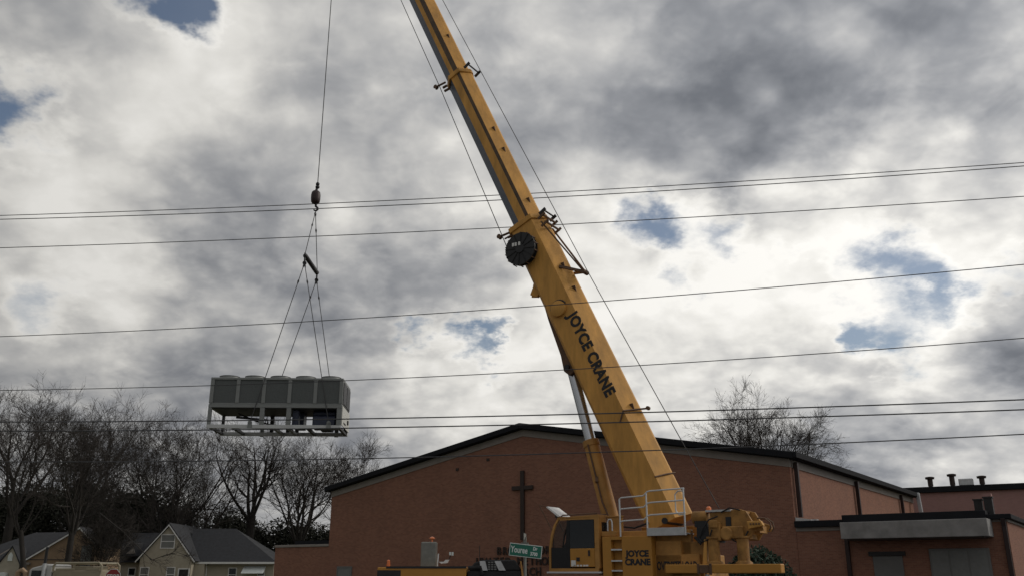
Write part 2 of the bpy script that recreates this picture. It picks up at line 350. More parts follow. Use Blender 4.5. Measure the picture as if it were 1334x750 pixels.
# low right annexe, flush with the church corner
def low_block(name, label, loc, rz): return thing(name, label, 'building', loc, rz)
ux = Vector((math.cos(RZ), math.sin(RZ), 0)); uy = Vector((-math.sin(RZ), math.cos(RZ), 0))
an = low_block('brick_annex', 'low flat-roofed brick entrance block with a wide pale canopy, right of the church', CH0 + ux * (Wd + .012), RZ)
A1, A2, AW = 2.35, 9.2, 9.2
b = MB(); b.box(0, A1, .012, 14, 0, 3.62); b.box(A1 + .001, AW, .012, 14, 0, 3.80); b.build('brick_wall', 'brick', an, smooth=0)
b = MB(); b.box(0, A1, -.03, 14, 3.622, 3.80); b.box(A1 + .001, AW + .05, -.03, 14, 3.802, 3.9); b.build('trim_band', 'trim', an, smooth=0)
b = MB(); b.box(-.0, A1 - .05, -.22, 14.2, 3.80, 4.10); b.box(A1 - .05 + .001, 8.45, -.26, 14.2, 3.902, 4.30); b.box(8.451, AW + .22, -.24, 14.2, 3.902, 4.12)
b.build('roof', 'roofm', an, smooth=0, bevel=.02)
b = MB(); b.box(A1 + .16, 8.62, -1.5, .011, 3.16, 3.90); b.build('canopy', 'concrete', an, smooth=0, bevel=.02)
b = MB(); b.box(A1 + .4, 8.4, -1.3, -.1, 3.10, 3.158); b.build('soffit', 'bronze', an, smooth=0)
b = MB(); b.box(3.45, 4.75, -.06, .05, 0, 2.42); dr = b.build('door', 'panelgrey', an, smooth=0, bevel=.02)
b = MB(); b.box(3.3, 4.9, -.12, .05, 2.43, 2.62); b.build('lintel', 'dark', an, smooth=0)
b = MB(); b.cyl((4.55, -.12, 1.0), (4.55, -.12, 1.3), .02); b.build('handle', 'steel', dr)
b = MB(); b.box(5.9, 8.35, -.09, .05, .6, 2.72); wn_ = b.build('window', 'panelgrey', an, smooth=0, bevel=.02)
b = MB()
for i in range(3): b.box(5.99 + i * .77, 5.99 + i * .77 + .70, -.105, -.092, .7, 2.62)
b.build('pane', 'curtain', wn_, smooth=0)
downspout(an, [(A1 + .02, -.16, 3.9), (A1 + .02, -.08, 3.6), (A1 + .02, -.08, 0)], .18)
downspout(an, [(AW - .12, -.16, 3.95), (AW - .12, -.08, 3.6), (AW - .12, -.08, 0)], .18)
b = MB()
for x, y, h in ((8.05, 1.2, .52), (8.5, .9, .58)):
    b.box(x - .17, x + .17, y - .17, y + .17, 4.12, 4.3 + h); b.box(x - .21, x + .21, y - .21, y + .21, 4.3 + h, 4.36 + h)
b.build('roof_vent', 'dark', an, smooth=0)
b = MB(); b.box(8.2, 8.55, 1.7, 2.05, 4.2, 5.15); b.build('chimney', 'brick2', an, smooth=0)
b = MB(); b.box(.05, .9, .5, .9, 4.11, 4.2); b.prism([(.05, -.1, 4.11), (.8, -.1, 4.11), (.8, -.1, 4.16), (.05, -.1, 4.28)], (0, .5, 0)); b.build('flashing', 'steel', an, smooth=0)

# low left annexe
al = low_block('brick_annex', 'low brick wing with a pale coping at the left end of the church', CH0 - ux * 5.45, RZ)
b = MB(); b.box(0, 5.44, .05, 10, 0, 3.45); b.build('brick_wall', 'brick', al, smooth=0)
b = MB(); b.box(-.06, 5.44, -.02, 10.05, 3.452, 3.62); b.build('coping', 'trim', al, smooth=0, bevel=.02)
b = MB(); b.box(.4, 5.4, 1.5, 9.5, 3.622, 3.95); b.build('roof', 'roofm', al, smooth=0)
b = MB(); b.lathe((4.55, 2.4, 3.9), (0, 0, 1), [(0, .45), (.35, .45), (.36, .72), (.42, .74), (.55, .66), (.62, .3)]); b.build('roof_vent', 'steel', al)

# rear wing
rw = low_block('brick_wing', 'two-storey pinkish brick wing behind the church with three roof stacks', at(1186, 700, 72.4).xy.to_3d(), R(-29))
b = MB(); b.box(0, 26, 0, 14, 0, 7.75); b.build('brick_wall', 'brick2', rw, smooth=0)
b = MB(); b.box(-.25, 26.3, -.25, 14.3, 7.752, 8.2); b.build('roof', 'roofm', rw, smooth=0, bevel=.03)
for x, h, y in ((1.9, .95, 1.2), (3.5, 1.1, 1.2), (5.6, .85, 1.2)):
    v = MB(); v.lathe((x, y, 8.15), (0, 0, 1), [(0, .16), (.2, .16), (.2, .2), (h - .2, .2), (h - .2, .33), (h - .05, .36), (h, .2)], 14); v.build('roof_stack', ['bronze'], rw)
b = MB(); b.box(3.95, 5.0, 1.0, 2.2, 8.3, 8.82); b.box(4.1, 4.9, 1.2, 2.0, 8.15, 8.3); b.build('rooftop_unit', 'steel', rw, smooth=0, bevel=.04)

# ------------------------------------------------------------------ mobile crane (local X = boom heading, Y = towards the street)
CA = R(32); CR0 = Vector((4.4617, 30.4873, 0)); CRZ = math.pi - CA
cr_ = thing('mobile_crane', 'yellow telescopic mobile crane with its boom raised in front of the brick church', 'crane', CR0, CRZ)
CI = Matrix.Translation(CR0) @ Matrix.Rotation(CRZ, 4, 'Z'); CInv = CI.inverted()
BA = R(65.2); U = Vector((math.cos(BA), 0, math.sin(BA))); NT = Vector((-math.sin(BA), 0, math.cos(BA))); B0 = Vector((-.36, 0, 4.5))
def B(s, y, t): return B0 + U * s + NT * t + Vector((0, y, 0))
def section(name, s0, s1, h, w_, tl, tu, xl, xu, gm, sm, stripe, parent):
    mb = MB(); hb = h / 2
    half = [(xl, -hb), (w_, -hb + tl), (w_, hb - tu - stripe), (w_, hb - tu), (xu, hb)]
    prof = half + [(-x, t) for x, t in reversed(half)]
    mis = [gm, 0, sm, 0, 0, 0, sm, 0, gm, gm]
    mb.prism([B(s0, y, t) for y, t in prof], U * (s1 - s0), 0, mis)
    return mb.build(name, ['boomy', 'boomgrey', 'stain'], parent, smooth=0, bevel=0)
def collar(s, h, w_, tl, tu, xl, xu, th, ln, parent, m='boomy'):
    mb = MB(); hb = h / 2 + th; w2 = w_ + th
    half = [(xl, -hb), (w2, -hb + tl), (w2, hb - tu), (xu, hb)]
    prof = half + [(-x, t) for x, t in reversed(half)]
    mb.prism([B(s - ln, y, t) for y, t in prof], U * ln)
    return mb.build('boom_collar', m, parent, smooth=0, bevel=.015)
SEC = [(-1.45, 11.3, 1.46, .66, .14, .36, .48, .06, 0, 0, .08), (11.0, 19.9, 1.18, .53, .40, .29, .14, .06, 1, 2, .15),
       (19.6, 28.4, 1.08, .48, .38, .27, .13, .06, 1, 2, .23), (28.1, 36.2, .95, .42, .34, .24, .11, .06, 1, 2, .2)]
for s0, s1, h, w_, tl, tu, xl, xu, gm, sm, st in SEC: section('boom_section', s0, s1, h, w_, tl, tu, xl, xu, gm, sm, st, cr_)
for s, k in ((11.3, 0), (19.9, 1), (28.4, 2), (36.2, 3)):
    _, _, h, w_, tl, tu, xl, xu, *_r = SEC[k]
    c_ = collar(s + .05, h, w_, tl, tu, xl, xu, .06, .22, cr_)
    # rope guide roller carried above the collar, and cable arm on the lower side
    g = MB(); hb = h / 2
    g.tube([B(s, -.42, hb + .18), B(s, .42, hb + .18)], .035, 8)
    for y in (-.42, .42): g.beam(B(s - .05, y, hb - .05), B(s, y, hb + .28), .05, .12, NT)
    g.build('rope_roller', 'dark', cr_)
    g = MB(); g.tube([B(s - .1, w_, -hb + .1), B(s - .05, w_ + .03, -hb - .16), B(s + .02, w_ + .03, -hb - .40)], .045, 6)
    g.lathe(B(s + .02, w_ - .05, -hb - .40), (0, 1, 0), [(0, .1), (.03, .06), (.11, .06), (.14, .1)], 12)
    for q in (0, -.22): g.beam(B(s + q - .1, w_ * .6, -hb + .02), B(s + q - .05, w_ * .6, -hb - .2), .08, .08)
    g.build('cable_bracket', 'rust', cr_)
# extra ribs at the base collar
hb = .72
for q in (-.05, -.42):
    b = MB(); b.tube([B(11.1 + q, -.5, hb + .12), B(11.1 + q, .5, hb + .12)], .045, 6)
    for y in (-.5, .5): b.beam(B(11.1 + q, y, hb - .15), B(11.15 + q, y, hb + .22), .05, .09)
    b.build('collar_rib', 'rust', cr_)
for q in (.15, -.12, -.45): b = MB(); b.beam(B(10.9 + q, .60, -hb + .25), B(11.0 + q, .60, -hb - .28), .05, .05); b.build('collar_prong', 'rust', cr_)
# triangular rope guide on the back of the boom
b = MB()
b.beam(B(10.9, .45, .62), B(8.25, .1, 1.14), .05, .06); b.beam(B(10.9, -.45, .62), B(8.25, -.1, 1.14), .05, .06)
b.beam(B(8.75, .5, .50), B(8.2, .0, 1.15), .09, .10); b.beam(B(8.75, -.5, .50), B(8.2, -.0, 1.15), .09, .10); b.cyl(B(8.2, -.2, 1.15), B(8.2, .2, 1.15), .09, 12)
b.build('rope_guide', 'rust', cr_)
# small fittings along the boom
for s, y, t in ((8.8, .30, .62), (7.7, .30, .62), (2.6, .30, .62), (15.0, .25, .50), (16.2, .25, .50), (12.2, .25, .5), (22.2, .2, .46), (25.4, .2, .46)):
    k = MB(); k.beam(B(s - .14, y - .06, t - .08), B(s + .1, y + .05, t + .01), .05, .12, NT); k.build('boom_lug', 'rust', cr_)
for s in (2.3,):
    k = MB(); k.beam(B(s - .1, .69, .08), B(s + .2, .69, .36), .04, .04); k.tube([B(s + .2, .69, .36), B(s + .16, .3, .64), B(s + .10, -.1, .94)], .035, 6); k.cyl(B(s + .10, -.16, .96), B(s + .10, -.04, .96), .07, 10); k.build('rope_hook', 'rust', cr_)
k = MB(); k.tube([B(.0, .68, .36), B(.0, .3, .62), B(.0, -.1, .80)], .03, 6); k.build('boom_band', 'rust', cr_)
k = MB(); k.beam(B(8.65, .3, -.70), B(8.4, .3, -.98), .35, .16, (0, 1, 0)); k.beam(B(8.35, .3, -.98), B(8.8, .3, -.68), .3, .06, (0, 1, 0)); k.build('side_bracket', 'boomy', cr_, bevel=.01)
k = MB(); k.lathe(B(7.16, .64, -.17), (0, 1, 0), [(0, .30), (.14, .30), (.16, .24), (.2, .1)], 22); k.build('boom_boss', 'boomy', cr_)
k = MB(); k.tube([B(7.16 + .33 * math.cos(a), .68, -.17 + .33 * math.sin(a)) for a in [R(x) for x in range(-70, 95, 15)]], .035, 6); k.build('boss_band', 'dark', cr_)
# lift-cylinder bracket under the boom
for y in (-.34, .24):
    k = MB(); k.prism([B(8.4, y, -.68), B(7.2, y, -.86), B(5.7, y, -1.0), B(5.1, y, -1.14), B(4.85, y, -1.02), B(4.9, y, -.60)], (0, .10, 0)); k.build('bracket_plate', 'rust', cr_, smooth=0)
k = MB(); k.prism([B(8.3, -.235, -.69), B(7.1, -.235, -.82), B(5.8, -.235, -.96), B(5.8, -.235, -.6)], (0, .46, 0))
k.build('cylinder_bracket', 'rust', cr_, smooth=0)
PT, PB = B(5.15, 0, -.95), Vector((1.12, 0, 2.75))
k = MB(); k.cyl(PT - Vector((0, .42, 0)), PT + Vector((0, .42, 0)), .10, 14); k.build('bracket_pin', 'dark', cr_)
cdv = (PB - PT); Lc = cdv.length; cdv.normalize()
k = MB(); k.cyl(PT + cdv * .05, PT + cdv * (Lc * .52), .195, 24); k.lathe(PT, (0, 1, 0), [(-.2, .2), (.2, .2)], 18); k.build('cylinder_rod', 'chrome', cr_)
k = MB(); k.lathe(PT + cdv * (Lc * .44), cdv, [(0, .26), (.02, .30), (.22, .30), (.24, .275), (Lc * .56 - .1, .29), (Lc * .56, .2)], 24); k.build('cylinder_barrel', 'yellow', cr_)
k = MB(); k.tube([PT + cdv * (Lc * .47) + Vector((.0, .3, 0)), PT + cdv * (Lc * .8) + Vector((0, .33, 0)), PB + Vector((-.1, .33, .3))], .03, 6); k.beam(PT + cdv * (Lc * .66) + Vector((0, .27, 0)), PT + cdv * (Lc * .69) + Vector((0, .36, 0)), .1, .1); k.build('hydraulic_pipe', 'rust', cr_)
# cable reel on the boom side
RC = B(10.1, .72, -.44)
k = MB(); k.lathe(RC, (0, 1, 0), [(0, .30), (.001, .62), (.05, .64), (.06, .56), (.22, .56), (.23, .66), (.29, .66), (.292, .2), (.33, .18)], 28); rl = k.build('cable_reel', 'dark', cr_, smooth=25)
for i in range(12):
    a = math.pi * i / 6; k = MB()
    k.beam(RC + Vector((0, .30, 0)) + (U * math.cos(a) + NT * math.sin(a)) * .2, RC + Vector((0, .30, 0)) + (U * math.cos(a) + NT * math.sin(a)) * .66, .03, .025, (0, 1, 0)); k.build('reel_spoke', 'rubber', rl, smooth=0)
k = MB()
for i in range(14):
    a = 2 * math.pi * i / 14; p = RC + (U * math.cos(a) + NT * math.sin(a)) * .67; k.beam(p + Vector((0, .02, 0)), p + Vector((0, .29, 0)), .035, .03)
k.build('reel_lug', 'rust', rl, smooth=0)
k = MB()
for x in (-.22, -.06, .06): k.beam(RC + Vector((0, .336, 0)) + Vector((.22 + x, 0, .12)), RC + Vector((0, .336, 0)) + Vector((.22 + x, 0, .26)), .09, .012, (0, 1, 0))
k.build('reel_label', 'decal', rl, smooth=0)
# boom head far above the frame
TIPS = 39.0
k = MB()
for y in (-.34, .28): k.prism([B(36.0, y, .44), B(36.0, y, -.44), B(38.2, y, -.62), B(39.1, y, -.55), B(39.3, y, -.1), B(38.6, y, .45)], (0, .06, 0))
k.build('boom_head', 'boomy', cr_, smooth=0)
for t, s in ((-.3, 38.9), (.3, 38.4)):
    k = MB(); k.lathe(B(s, -.12, t), (0, 1, 0), [(0, .34), (.04, .26), (.2, .26), (.24, .34)], 22); k.build('sheave', 'dark', cr_)
# ropes
ball_top = CInv @ at(413.5, 245, 39.2); tipp = CInv @ at(445.5, -190, 39.2)
k = MB(); k.cyl(ball_top, tipp, .021, 6); k.build('hoist_rope', 'rope', cr_)
k = MB(); WN = Vector((-2.55, 0, 3.62)); k.tube([WN, B(8.2, 0, 1.26), B(38.5, 0, .62), tipp], .015, 6); k.build('winch_rope', 'rope', cr_)
k = MB(); k.tube([RC + Vector((0, .1, 0)) + NT * -.55, B(19.92, .45, -.86), B(28.42, .40, -.80), B(36.2, .35, -.76), B(38.5, .3, -.55)], .018, 5); k.build('reel_cable', 'rope', cr_)
# boom lettering
text('JOYCE CRANE', .58, 'boom_lettering', 'lettering', cr_, frame(-U, NT, (0, 1, 0), B(4.98, .664, .19)), .003, .026, .88, spacing=1.08)

# superstructure
YS = 1.4
def P(name, ms, bevel=.012, smooth=35, par=None): return lambda mb: mb.build(name, ms, par or cr_, smooth=smooth, bevel=bevel)
k = MB(); k.box(-2.2, .94, -1.2, 1.1, 1.45, 2.2); k.box(-1.9, .5, -.95, -.72, 2.2, 3.15); k.box(-1.9, .5, .72, .95, 2.2, 2.95); k.box(.5, 1.5, -.6, .6, 1.6, 2.3); k.build('turntable_frame', 'yellow', cr_, bevel=.02)
k = MB(); k.cyl((0, 0, 1.2), (0, 0, 1.45), 1.15, 32); k.build('slew_ring', 'dark', cr_)
k = MB(); k.cyl((-.95, -.7, 3.25), (-.95, .7, 3.25), .10, 16); k.build('boom_pivot', 'dark', cr_)
k = MB(); k.prism([(1.45, -.4, 2.2), (.75, -.4, 2.2), (.9, -.4, 3.0), (1.35, -.4, 3.0)], (0, .12, 0)); k.prism([(1.45, .28, 2.2), (.75, .28, 2.2), (.9, .28, 3.0), (1.35, .28, 3.0)], (0, .12, 0)); k.build('cylinder_foot', 'yellow', cr_, bevel=.01)
# side cabinet with ladder slots
k = MB(); k.box(-.76, .26, .4, YS, 1.4, 2.77); k.box(.64, .95, .4, YS, 1.4, 2.77); k.box(.261, .639, .4, YS - .22, 1.4, 2.77); k.box(.261, .639, YS - .219, YS, 2.66, 2.77); cab_ = k.build('side_cabinet', 'yellow2', cr_, smooth=0, bevel=.012)
for z in (1.72, 2.02, 2.36): k = MB(); k.box(.262, .638, YS - .2, YS + .01, z - .02, z + .025); k.build('step', 'rail', cab_, smooth=0)
k = MB(); k.box(-.12, .02, YS, YS + .02, 1.50, 1.56); k.build('latch', 'dark', cab_)
k = MB(); k.box(-.72, -.52, YS, YS + .004, 1.42, 1.53); k.build('decal', 'decal', cab_)
text('JOYCE\nCRANE', .255, 'cabinet_lettering', 'lettering', cr_, frame((-1, 0, 0), (0, 0, 1), (0, 1, 0), (-.27, YS + .004, 2.10)), .002, .014, 1.04)
k = MB(); k.box(-1.62, -.765, .3, YS - .30, 1.4, 2.62); k.build('hood_panel', 'yellow', cr_, smooth=0, bevel=.012)
k = MB(); k.box(-2.35, -1.625, .3, YS - .45, 1.4, 2.58); k.build('hood_panel', 'yellow', cr_, smooth=0, bevel=.012)
text('OVERSIZE LOAD', .36, 'warning_lettering', 'lettering', cr_, frame((-1, 0, 0), (0, 0, 1), (0, 1, 0), (-.79, YS - .296, 1.85)), .002, .010, .50, 'LEFT')
# platform and hand rails
k = MB(); k.box(-1.90, -.66, .65, YS + .03, 2.80, 2.84); k.box(-1.90, -.66, YS + .031, YS + .06, 2.76, 3.0); pf = k.build('platform', 'steel', cr_, smooth=0, bevel=.005)
k = MB(); yR = YS + .01
def rl_(z0, z1): k.tube([(.28, yR, z0 - .05), (.22, yR, z0), (-.56, yR, z0 + .03), (-.70, yR, z1 - .02), (-.80, yR, z1), (-1.95, yR, z1 + .03)], .024, 8)
rl_(3.97, 4.14); rl_(3.62, 3.78); rl_(3.24, 3.40)
for x, z in ((.28, 3.93), (-.66, 4.10), (-1.92, 4.17)): k.tube([(x, yR, 2.76), (x, yR, z)], .028, 8)
k.tube([(-1.62, yR - .05, 3.5), (-1.62, yR - .05, 4.0), (-1.72, yR - .05, 4.1), (-1.9, yR - .05, 4.1)], .022, 8); k.tube([(-1.62, yR - .05, 3.5), (-1.72, yR - .05, 3.38), (-1.9, yR - .05, 3.38)], .022, 8)
k.build('guard_rail', 'rail', cr_)
# operator cab
cabp = [(1.10, 1.78), (2.86, 1.78), (2.92, 2.05), (2.93, 2.45), (2.86, 2.85), (2.74, 3.18), (2.58, 3.40), (1.10, 3.44)]
cy0, cy1 = .48, YS
k = MB()
k.prism([(x, cy0, z) for x, z in [(1.10, 1.70), (2.93, 1.70), (2.93, 1.80), (1.10, 1.80)]], (0, cy1 - cy0, 0))
k.prism([(x, cy0, z) for x, z in [(1.06, 3.40), (2.58, 3.36), (2.60, 3.42), (1.06, 3.48)]], (0, cy1 - cy0, 0))
for y in (cy1 - .07,):
    fr = [(2.93, 1.80), (2.93, 2.45), (2.86, 2.85), (2.74, 3.18), (2.58, 3.40)]
    inn = [(x - .075, z) for x, z in fr]
    for i in range(4): k.prism([(fr[i][0], y, fr[i][1]), (fr[i + 1][0], y, fr[i + 1][1]), (inn[i + 1][0], y, inn[i + 1][1]), (inn[i][0], y, inn[i][1])], (0, .07, 0))
    k.box(1.06, 1.22, y, y + .07, 1.80, 3.40); k.box(1.221, 2.5, y, y + .07, 3.33, 3.40)
k.box(1.05, 1.10, cy0 + .07, cy1 - .07, 1.80, 2.75); k.box(1.05, 1.10, cy0 + .07, cy0 + .2, 2.75, 3.4); k.box(1.05, 1.10, cy1 - .2, cy1 - .07, 2.75, 3.4); k.box(1.05, 1.10, cy0 + .2, cy1 - .2, 3.25, 3.4)
cab = k.build('operator_cab', 'yellow', cr_, smooth=0)
k = MB(); k.tube([(2.88, cy0 + .03, 1.80), (2.89, cy0 + .03, 2.45), (2.82, cy0 + .03, 2.85), (2.70, cy0 + .03, 3.18), (2.54, cy0 + .03, 3.38)], .03, 8); k.box(1.11, 1.2, cy0, cy0 + .06, 1.8, 3.38); k.box(1.201, 2.86, cy0, cy0 + .05, 1.8, 2.2); k.build('far_pillar', 'rubber', cab, smooth=0)
k = MB(); fr = [(2.90, 1.80), (2.91, 2.45), (2.84, 2.85), (2.72, 3.17), (2.57, 3.36)]
for i in range(4): k.prism([(fr[i][0], cy0 + .071, fr[i][1]), (fr[i + 1][0], cy0 + .071, fr[i + 1][1]), (fr[i + 1][0] - .012, cy0 + .071, fr[i + 1][1]), (fr[i][0] - .012, cy0 + .071, fr[i][1])], (0, cy1 - cy0 - .142, 0))
k.build('windshield', 'pane', cab)
k = MB(); k.box(1.231, 2.14, cy1 - .05, cy1 - .005, 1.84, 2.42); door = k.build('cab_door', 'yellow2', cab, smooth=0, bevel=.012)
k = MB(); k.box(1.24, 2.14, cy1 - .045, cy1 - .01, 2.421, 3.325); k.build('door_glass', 'dpane', door, smooth=0, bevel=.005)
k = MB(); k.box(1.40, 1.46, cy1 - .004, cy1 + .02, 2.18, 2.36); k.box(1.78, 1.90, cy1 - .004, cy1 + .012, 2.02, 2.14); k.build('handle', 'dark', door)
k = MB()
for x in (1.52, 1.62, 1.74, 1.86, 1.98): k.box(x - .045, x + .04, cy1 - .004, cy1 - .001, 1.86, 1.91)
k.box(1.93, 2.1, cy1 - .004, cy1 - .001, 1.86, 2.05); k.build('decal', 'decal', door, smooth=0)
k = MB(); k.box(2.141, 2.24, cy1 - .07, cy1 - .004, 1.80, 3.33); k.box(2.241, 2.84, cy1 - .07, cy1 - .006, 1.80, 2.46); k.prism([(2.241, cy1 - .07, 2.461), (2.40, cy1 - .07, 2.461), (2.30, cy1 - .07, 2.62), (2.241, cy1 - .07, 3.2)], (0, .06, 0)); k.build('cab_frame_panel', 'rubber', cab, smooth=0)
k = MB(); k.prism([(2.42, cy1 - .055, 2.47), (2.83, cy1 - .055, 2.47), (2.76, cy1 - .055, 2.85), (2.64, cy1 - .055, 3.16), (2.5, cy1 - .055, 3.30), (2.25, cy1 - .055, 3.30), (2.25, cy1 - .055, 3.25)], (0, .012, 0)); k.build('quarter_glass', 'pane', cab, smooth=0)
k = MB(); k.box(1.4, 1.95, .72, 1.2, 2.05, 2.25); k.prism([(1.4, .72, 2.25), (1.55, .72, 2.25), (1.42, .72, 3.0), (1.3, .72, 3.0)], (0, .48, 0)); k.box(1.5, 1.9, .85, 1.1, 1.81, 2.05); k.build('cab_seat', 'seatm', cab, bevel=.04)
k = MB(); k.box(2.45, 2.75, .7, 1.15, 1.81, 2.4); k.tube([(2.5, .9, 2.4), (2.4, .9, 2.6)], .03); k.build('control_console', 'rubber', cab, bevel=.03)
k = MB(); k.box(1.0, 3.0, cy0 - .02, cy1 + .06, 1.64, 1.695); k.build('cab_sill', 'rail', cab, smooth=0, bevel=.01)
k = MB(); k.box(1.056, 1.085, cy0 + .2, cy1 - .2, 2.751, 3.249); k.build('rear_glass', 'dpane', cab, smooth=0)
k = MB(); k.tube([(1.15, 1.3, 3.52), (2.45, 1.3, 3.50), (2.5, 1.3, 3.46)], .022); k.tube([(1.15, .6, 3.52), (2.45, .6, 3.50)], .022); k.build('roof_rail', 'rust', cab)
k = MB(); k.prism([(2.52, cy0 + .05, 3.47), (2.60, cy0 + .05, 3.45), (3.05, cy0 + .05, 3.78), (3.01, cy0 + .05, 3.81)], (0, .82, 0)); k.build('front_visor', 'white', cab, smooth=0)
k = MB()
for y in (cy0 + .06, cy1 - .06): k.tube([(2.84, y, 3.02), (3.30, y, 3.82)], .018, 6); k.tube([(3.05, y, 3.79), (3.34, y, 3.86)], .016, 6)
k.build('visor_bracket', 'rust', cab)
k = MB(); k.box(.50, 1.04, .5, 1.28, 2.78, 2.94); k.build('cab_mount', 'yellow', cr_, smooth=0, bevel=.02)
k = MB(); k.box(.44, 1.0, .82, .86, 2.945, 3.40); k.box(.42, 1.04, .80, .88, 3.40, 3.45); k.build('rear_guard_plate', 'yellow', cr_, smooth=0, bevel=.01)
k = MB(); k.tube([(.78, 1.3, 2.95), (.78, 1.3, 3.22), (.74, 1.3, 3.31), (.66, 1.3, 3.31), (.62, 1.3, 3.22), (.62, 1.3, 2.95)], .025); k.build('grab_handle', 'rail', cr_)
k = MB(); k.tube([(2.96, .7, 2.0), (2.99, .95, 2.4), (2.93, 1.1, 2.8)], .014, 5); k.build('wiper', 'dark', cab)
k = MB(); k.box(2.62, 2.72, 1.2, 1.34, 3.43, 3.53); k.build('work_light', 'dark', cab, smooth=0, bevel=.01)
for pts in ([(.9, .7, 2.9), (.5, .8, 3.1), (.1, .72, 3.05), (-.4, .7, 3.2)], [(.6, .5, 2.6), (.3, .78, 2.95), (-.3, .76, 2.9)]):
    k = MB(); k.tube(pts, .03, 6); k.build('hydraulic_hose', 'rubber', cr_)
# tail: winch, weights carrier and hanging beam
k = MB(); k.lathe((-2.0, .95, 3.30), (-1, 0, 0), [(0, .12), (.03, .19), (.5, .19), (.53, .12)], 18); k.build('air_tank', 'tailyellow', cr_)
k = MB(); k.lathe((-2.56, 1.0, 3.42), (0, 0, 1), [(0, .09), (.05, .09), (.06, .08), (.16, .08), (.2, .03)], 14); k.build('beacon', 'amber', cr_)
k = MB(); k.box(-2.75, -2.2, .2, 1.2, 2.55, 3.0); k.box(-2.5, -2.1, .4, 1.1, 3.0, 3.25); k.tube([(-2.1, 1.1, 2.7), (-2.3, 1.2, 2.5), (-2.4, 1.1, 2.75)], .05); k.build('hydraulic_block', 'dark', cr_, bevel=.03)
def plate(y, th):
    return [(-2.62, y, 3.05), (-2.62, y, 3.42), (-3.55, y, 3.50), (-3.75, y, 3.44), (-3.92, y, 3.14), (-4.22, y, 3.04), (-4.25, y, 2.86), (-3.95, y, 2.82), (-3.80, y, 2.60), (-3.5, y, 2.60), (-3.45, y, 2.86), (-3.30, y, 2.92), (-3.2, y, 2.62), (-3.0, y, 2.58), (-2.85, y, 2.72), (-2.82, y, 3.0)]
k = MB()
for y in (1.0, .1): k.prism(plate(y, .1), (0, .10, 0))
k.box(-3.78, -2.7, .2, .99, 2.62, 2.78); k.box(-4.1, -3.95, .2, .99, 2.79, 3.0); k.box(-3.6, -3.2, .2, .99, 3.38, 3.46); k.build('winch_frame', 'tailyellow', cr_, smooth=0, bevel=.012)
k = MB(); k.lathe((-2.95, .22, 3.10), (0, 1, 0), [(0, .34), (.05, .34), (.06, .24), (.7, .24), (.71, .34), (.76, .34)], 24); k.build('winch_drum', 'rope', cr_)
k = MB(); k.box(-2.98, -2.62, 1.11, 1.30, 2.58, 3.12); k.box(-2.92, -2.66, 1.301, 1.34, 2.95, 3.18); k.build('winch_motor_box', 'tailyellow', cr_, smooth=0, bevel=.02)
k = MB(); k.box(-3.66, -3.0, 1.11, 1.22, 2.63, 3.0); k.cyl((-3.15, 1.1, 2.78), (-3.15, 1.3, 2.78), .2, 18); k.build('gear_case', 'tailyellow', cr_, bevel=.03)
k = MB(); k.box(-3.28, -3.12, 1.101, 1.13, 2.88, 3.28); k.box(-3.62, -3.48, 1.101, 1.13, 2.64, 2.98); k.build('frame_slot', 'dark', cr_, smooth=0)
k = MB(); k.prism([(-3.82, 1.13, 3.12), (-4.24, 1.13, 3.13), (-4.32, 1.13, 2.98), (-3.86, 1.13, 2.90)], (0, .18, 0)); k.build('weight_hook', 'boomy', cr_, smooth=0, bevel=.015)
k = MB()
for i in range(4): k.cyl((-3.94 - i * .085, 1.30, 3.04), (-3.94 - i * .085, 1.34, 3.04), .028, 8)
k.build('hook_bolt', 'rust', cr_)
k = MB()
for y in (.7, 1.0): k.tube([(-4.05, y, 3.22), (-4.28, y, 3.21), (-4.42, y, 3.10), (-4.45, y, 2.95), (-4.38, y, 2.84)], .024, 8)
k.build('hose_loop', 'rust', cr_)
k = MB(); k.box(-3.30, -2.5, .9, 1.15, 3.44, 3.50); k.build('walkway_plate', 'steel', cr_, smooth=0)
for x in (-2.72, -3.62):
    for y in (1.2,):
        k = MB(); k.lathe((x, y, 1.9), (0, 0, 1), [(0, .26), (.06, .24), (.1, .175), (.72, .175), (.75, .22), (.80, .22)], 20); k.build('weight_pillar', 'tailyellow', cr_)
k = MB(); k.box(-4.78, -1.22, 1.12, 1.50, 1.64, 1.90); k.build('weight_beam', 'yellow2', cr_, smooth=0, bevel=.02)
k = MB(); k.box(-2.3, -1.9, -1.2, 1.04, 1.50, 1.80); k.build('cross_beam', 'tailyellow', cr_, smooth=0, bevel=.02)
k = MB(); k.box(-2.62, -2.34, 1.501, 1.54, 1.64, 1.88); k.box(-2.72, -2.63, 1.501, 1.53, 1.6, 1.92); k.box(-2.33, -2.26, 1.501, 1.53, 1.6, 1.92); k.build('beam_clamp', 'rust', cr_, smooth=0, bevel=.01)
k = MB(); k.prism([(-2.50, 1.25, 1.9), (-2.36, 1.25, 1.9), (-2.46, 1.25, 2.62), (-2.54, 1.25, 2.62)], (0, .05, 0)); k.build('stay_bar', 'boomy', cr_, smooth=0)
k = MB(); k.cyl((-2.53, 1.4, .4), (-2.53, 1.4, 1.615), .06, 10); k.build('support_leg', 'rail', cr_)
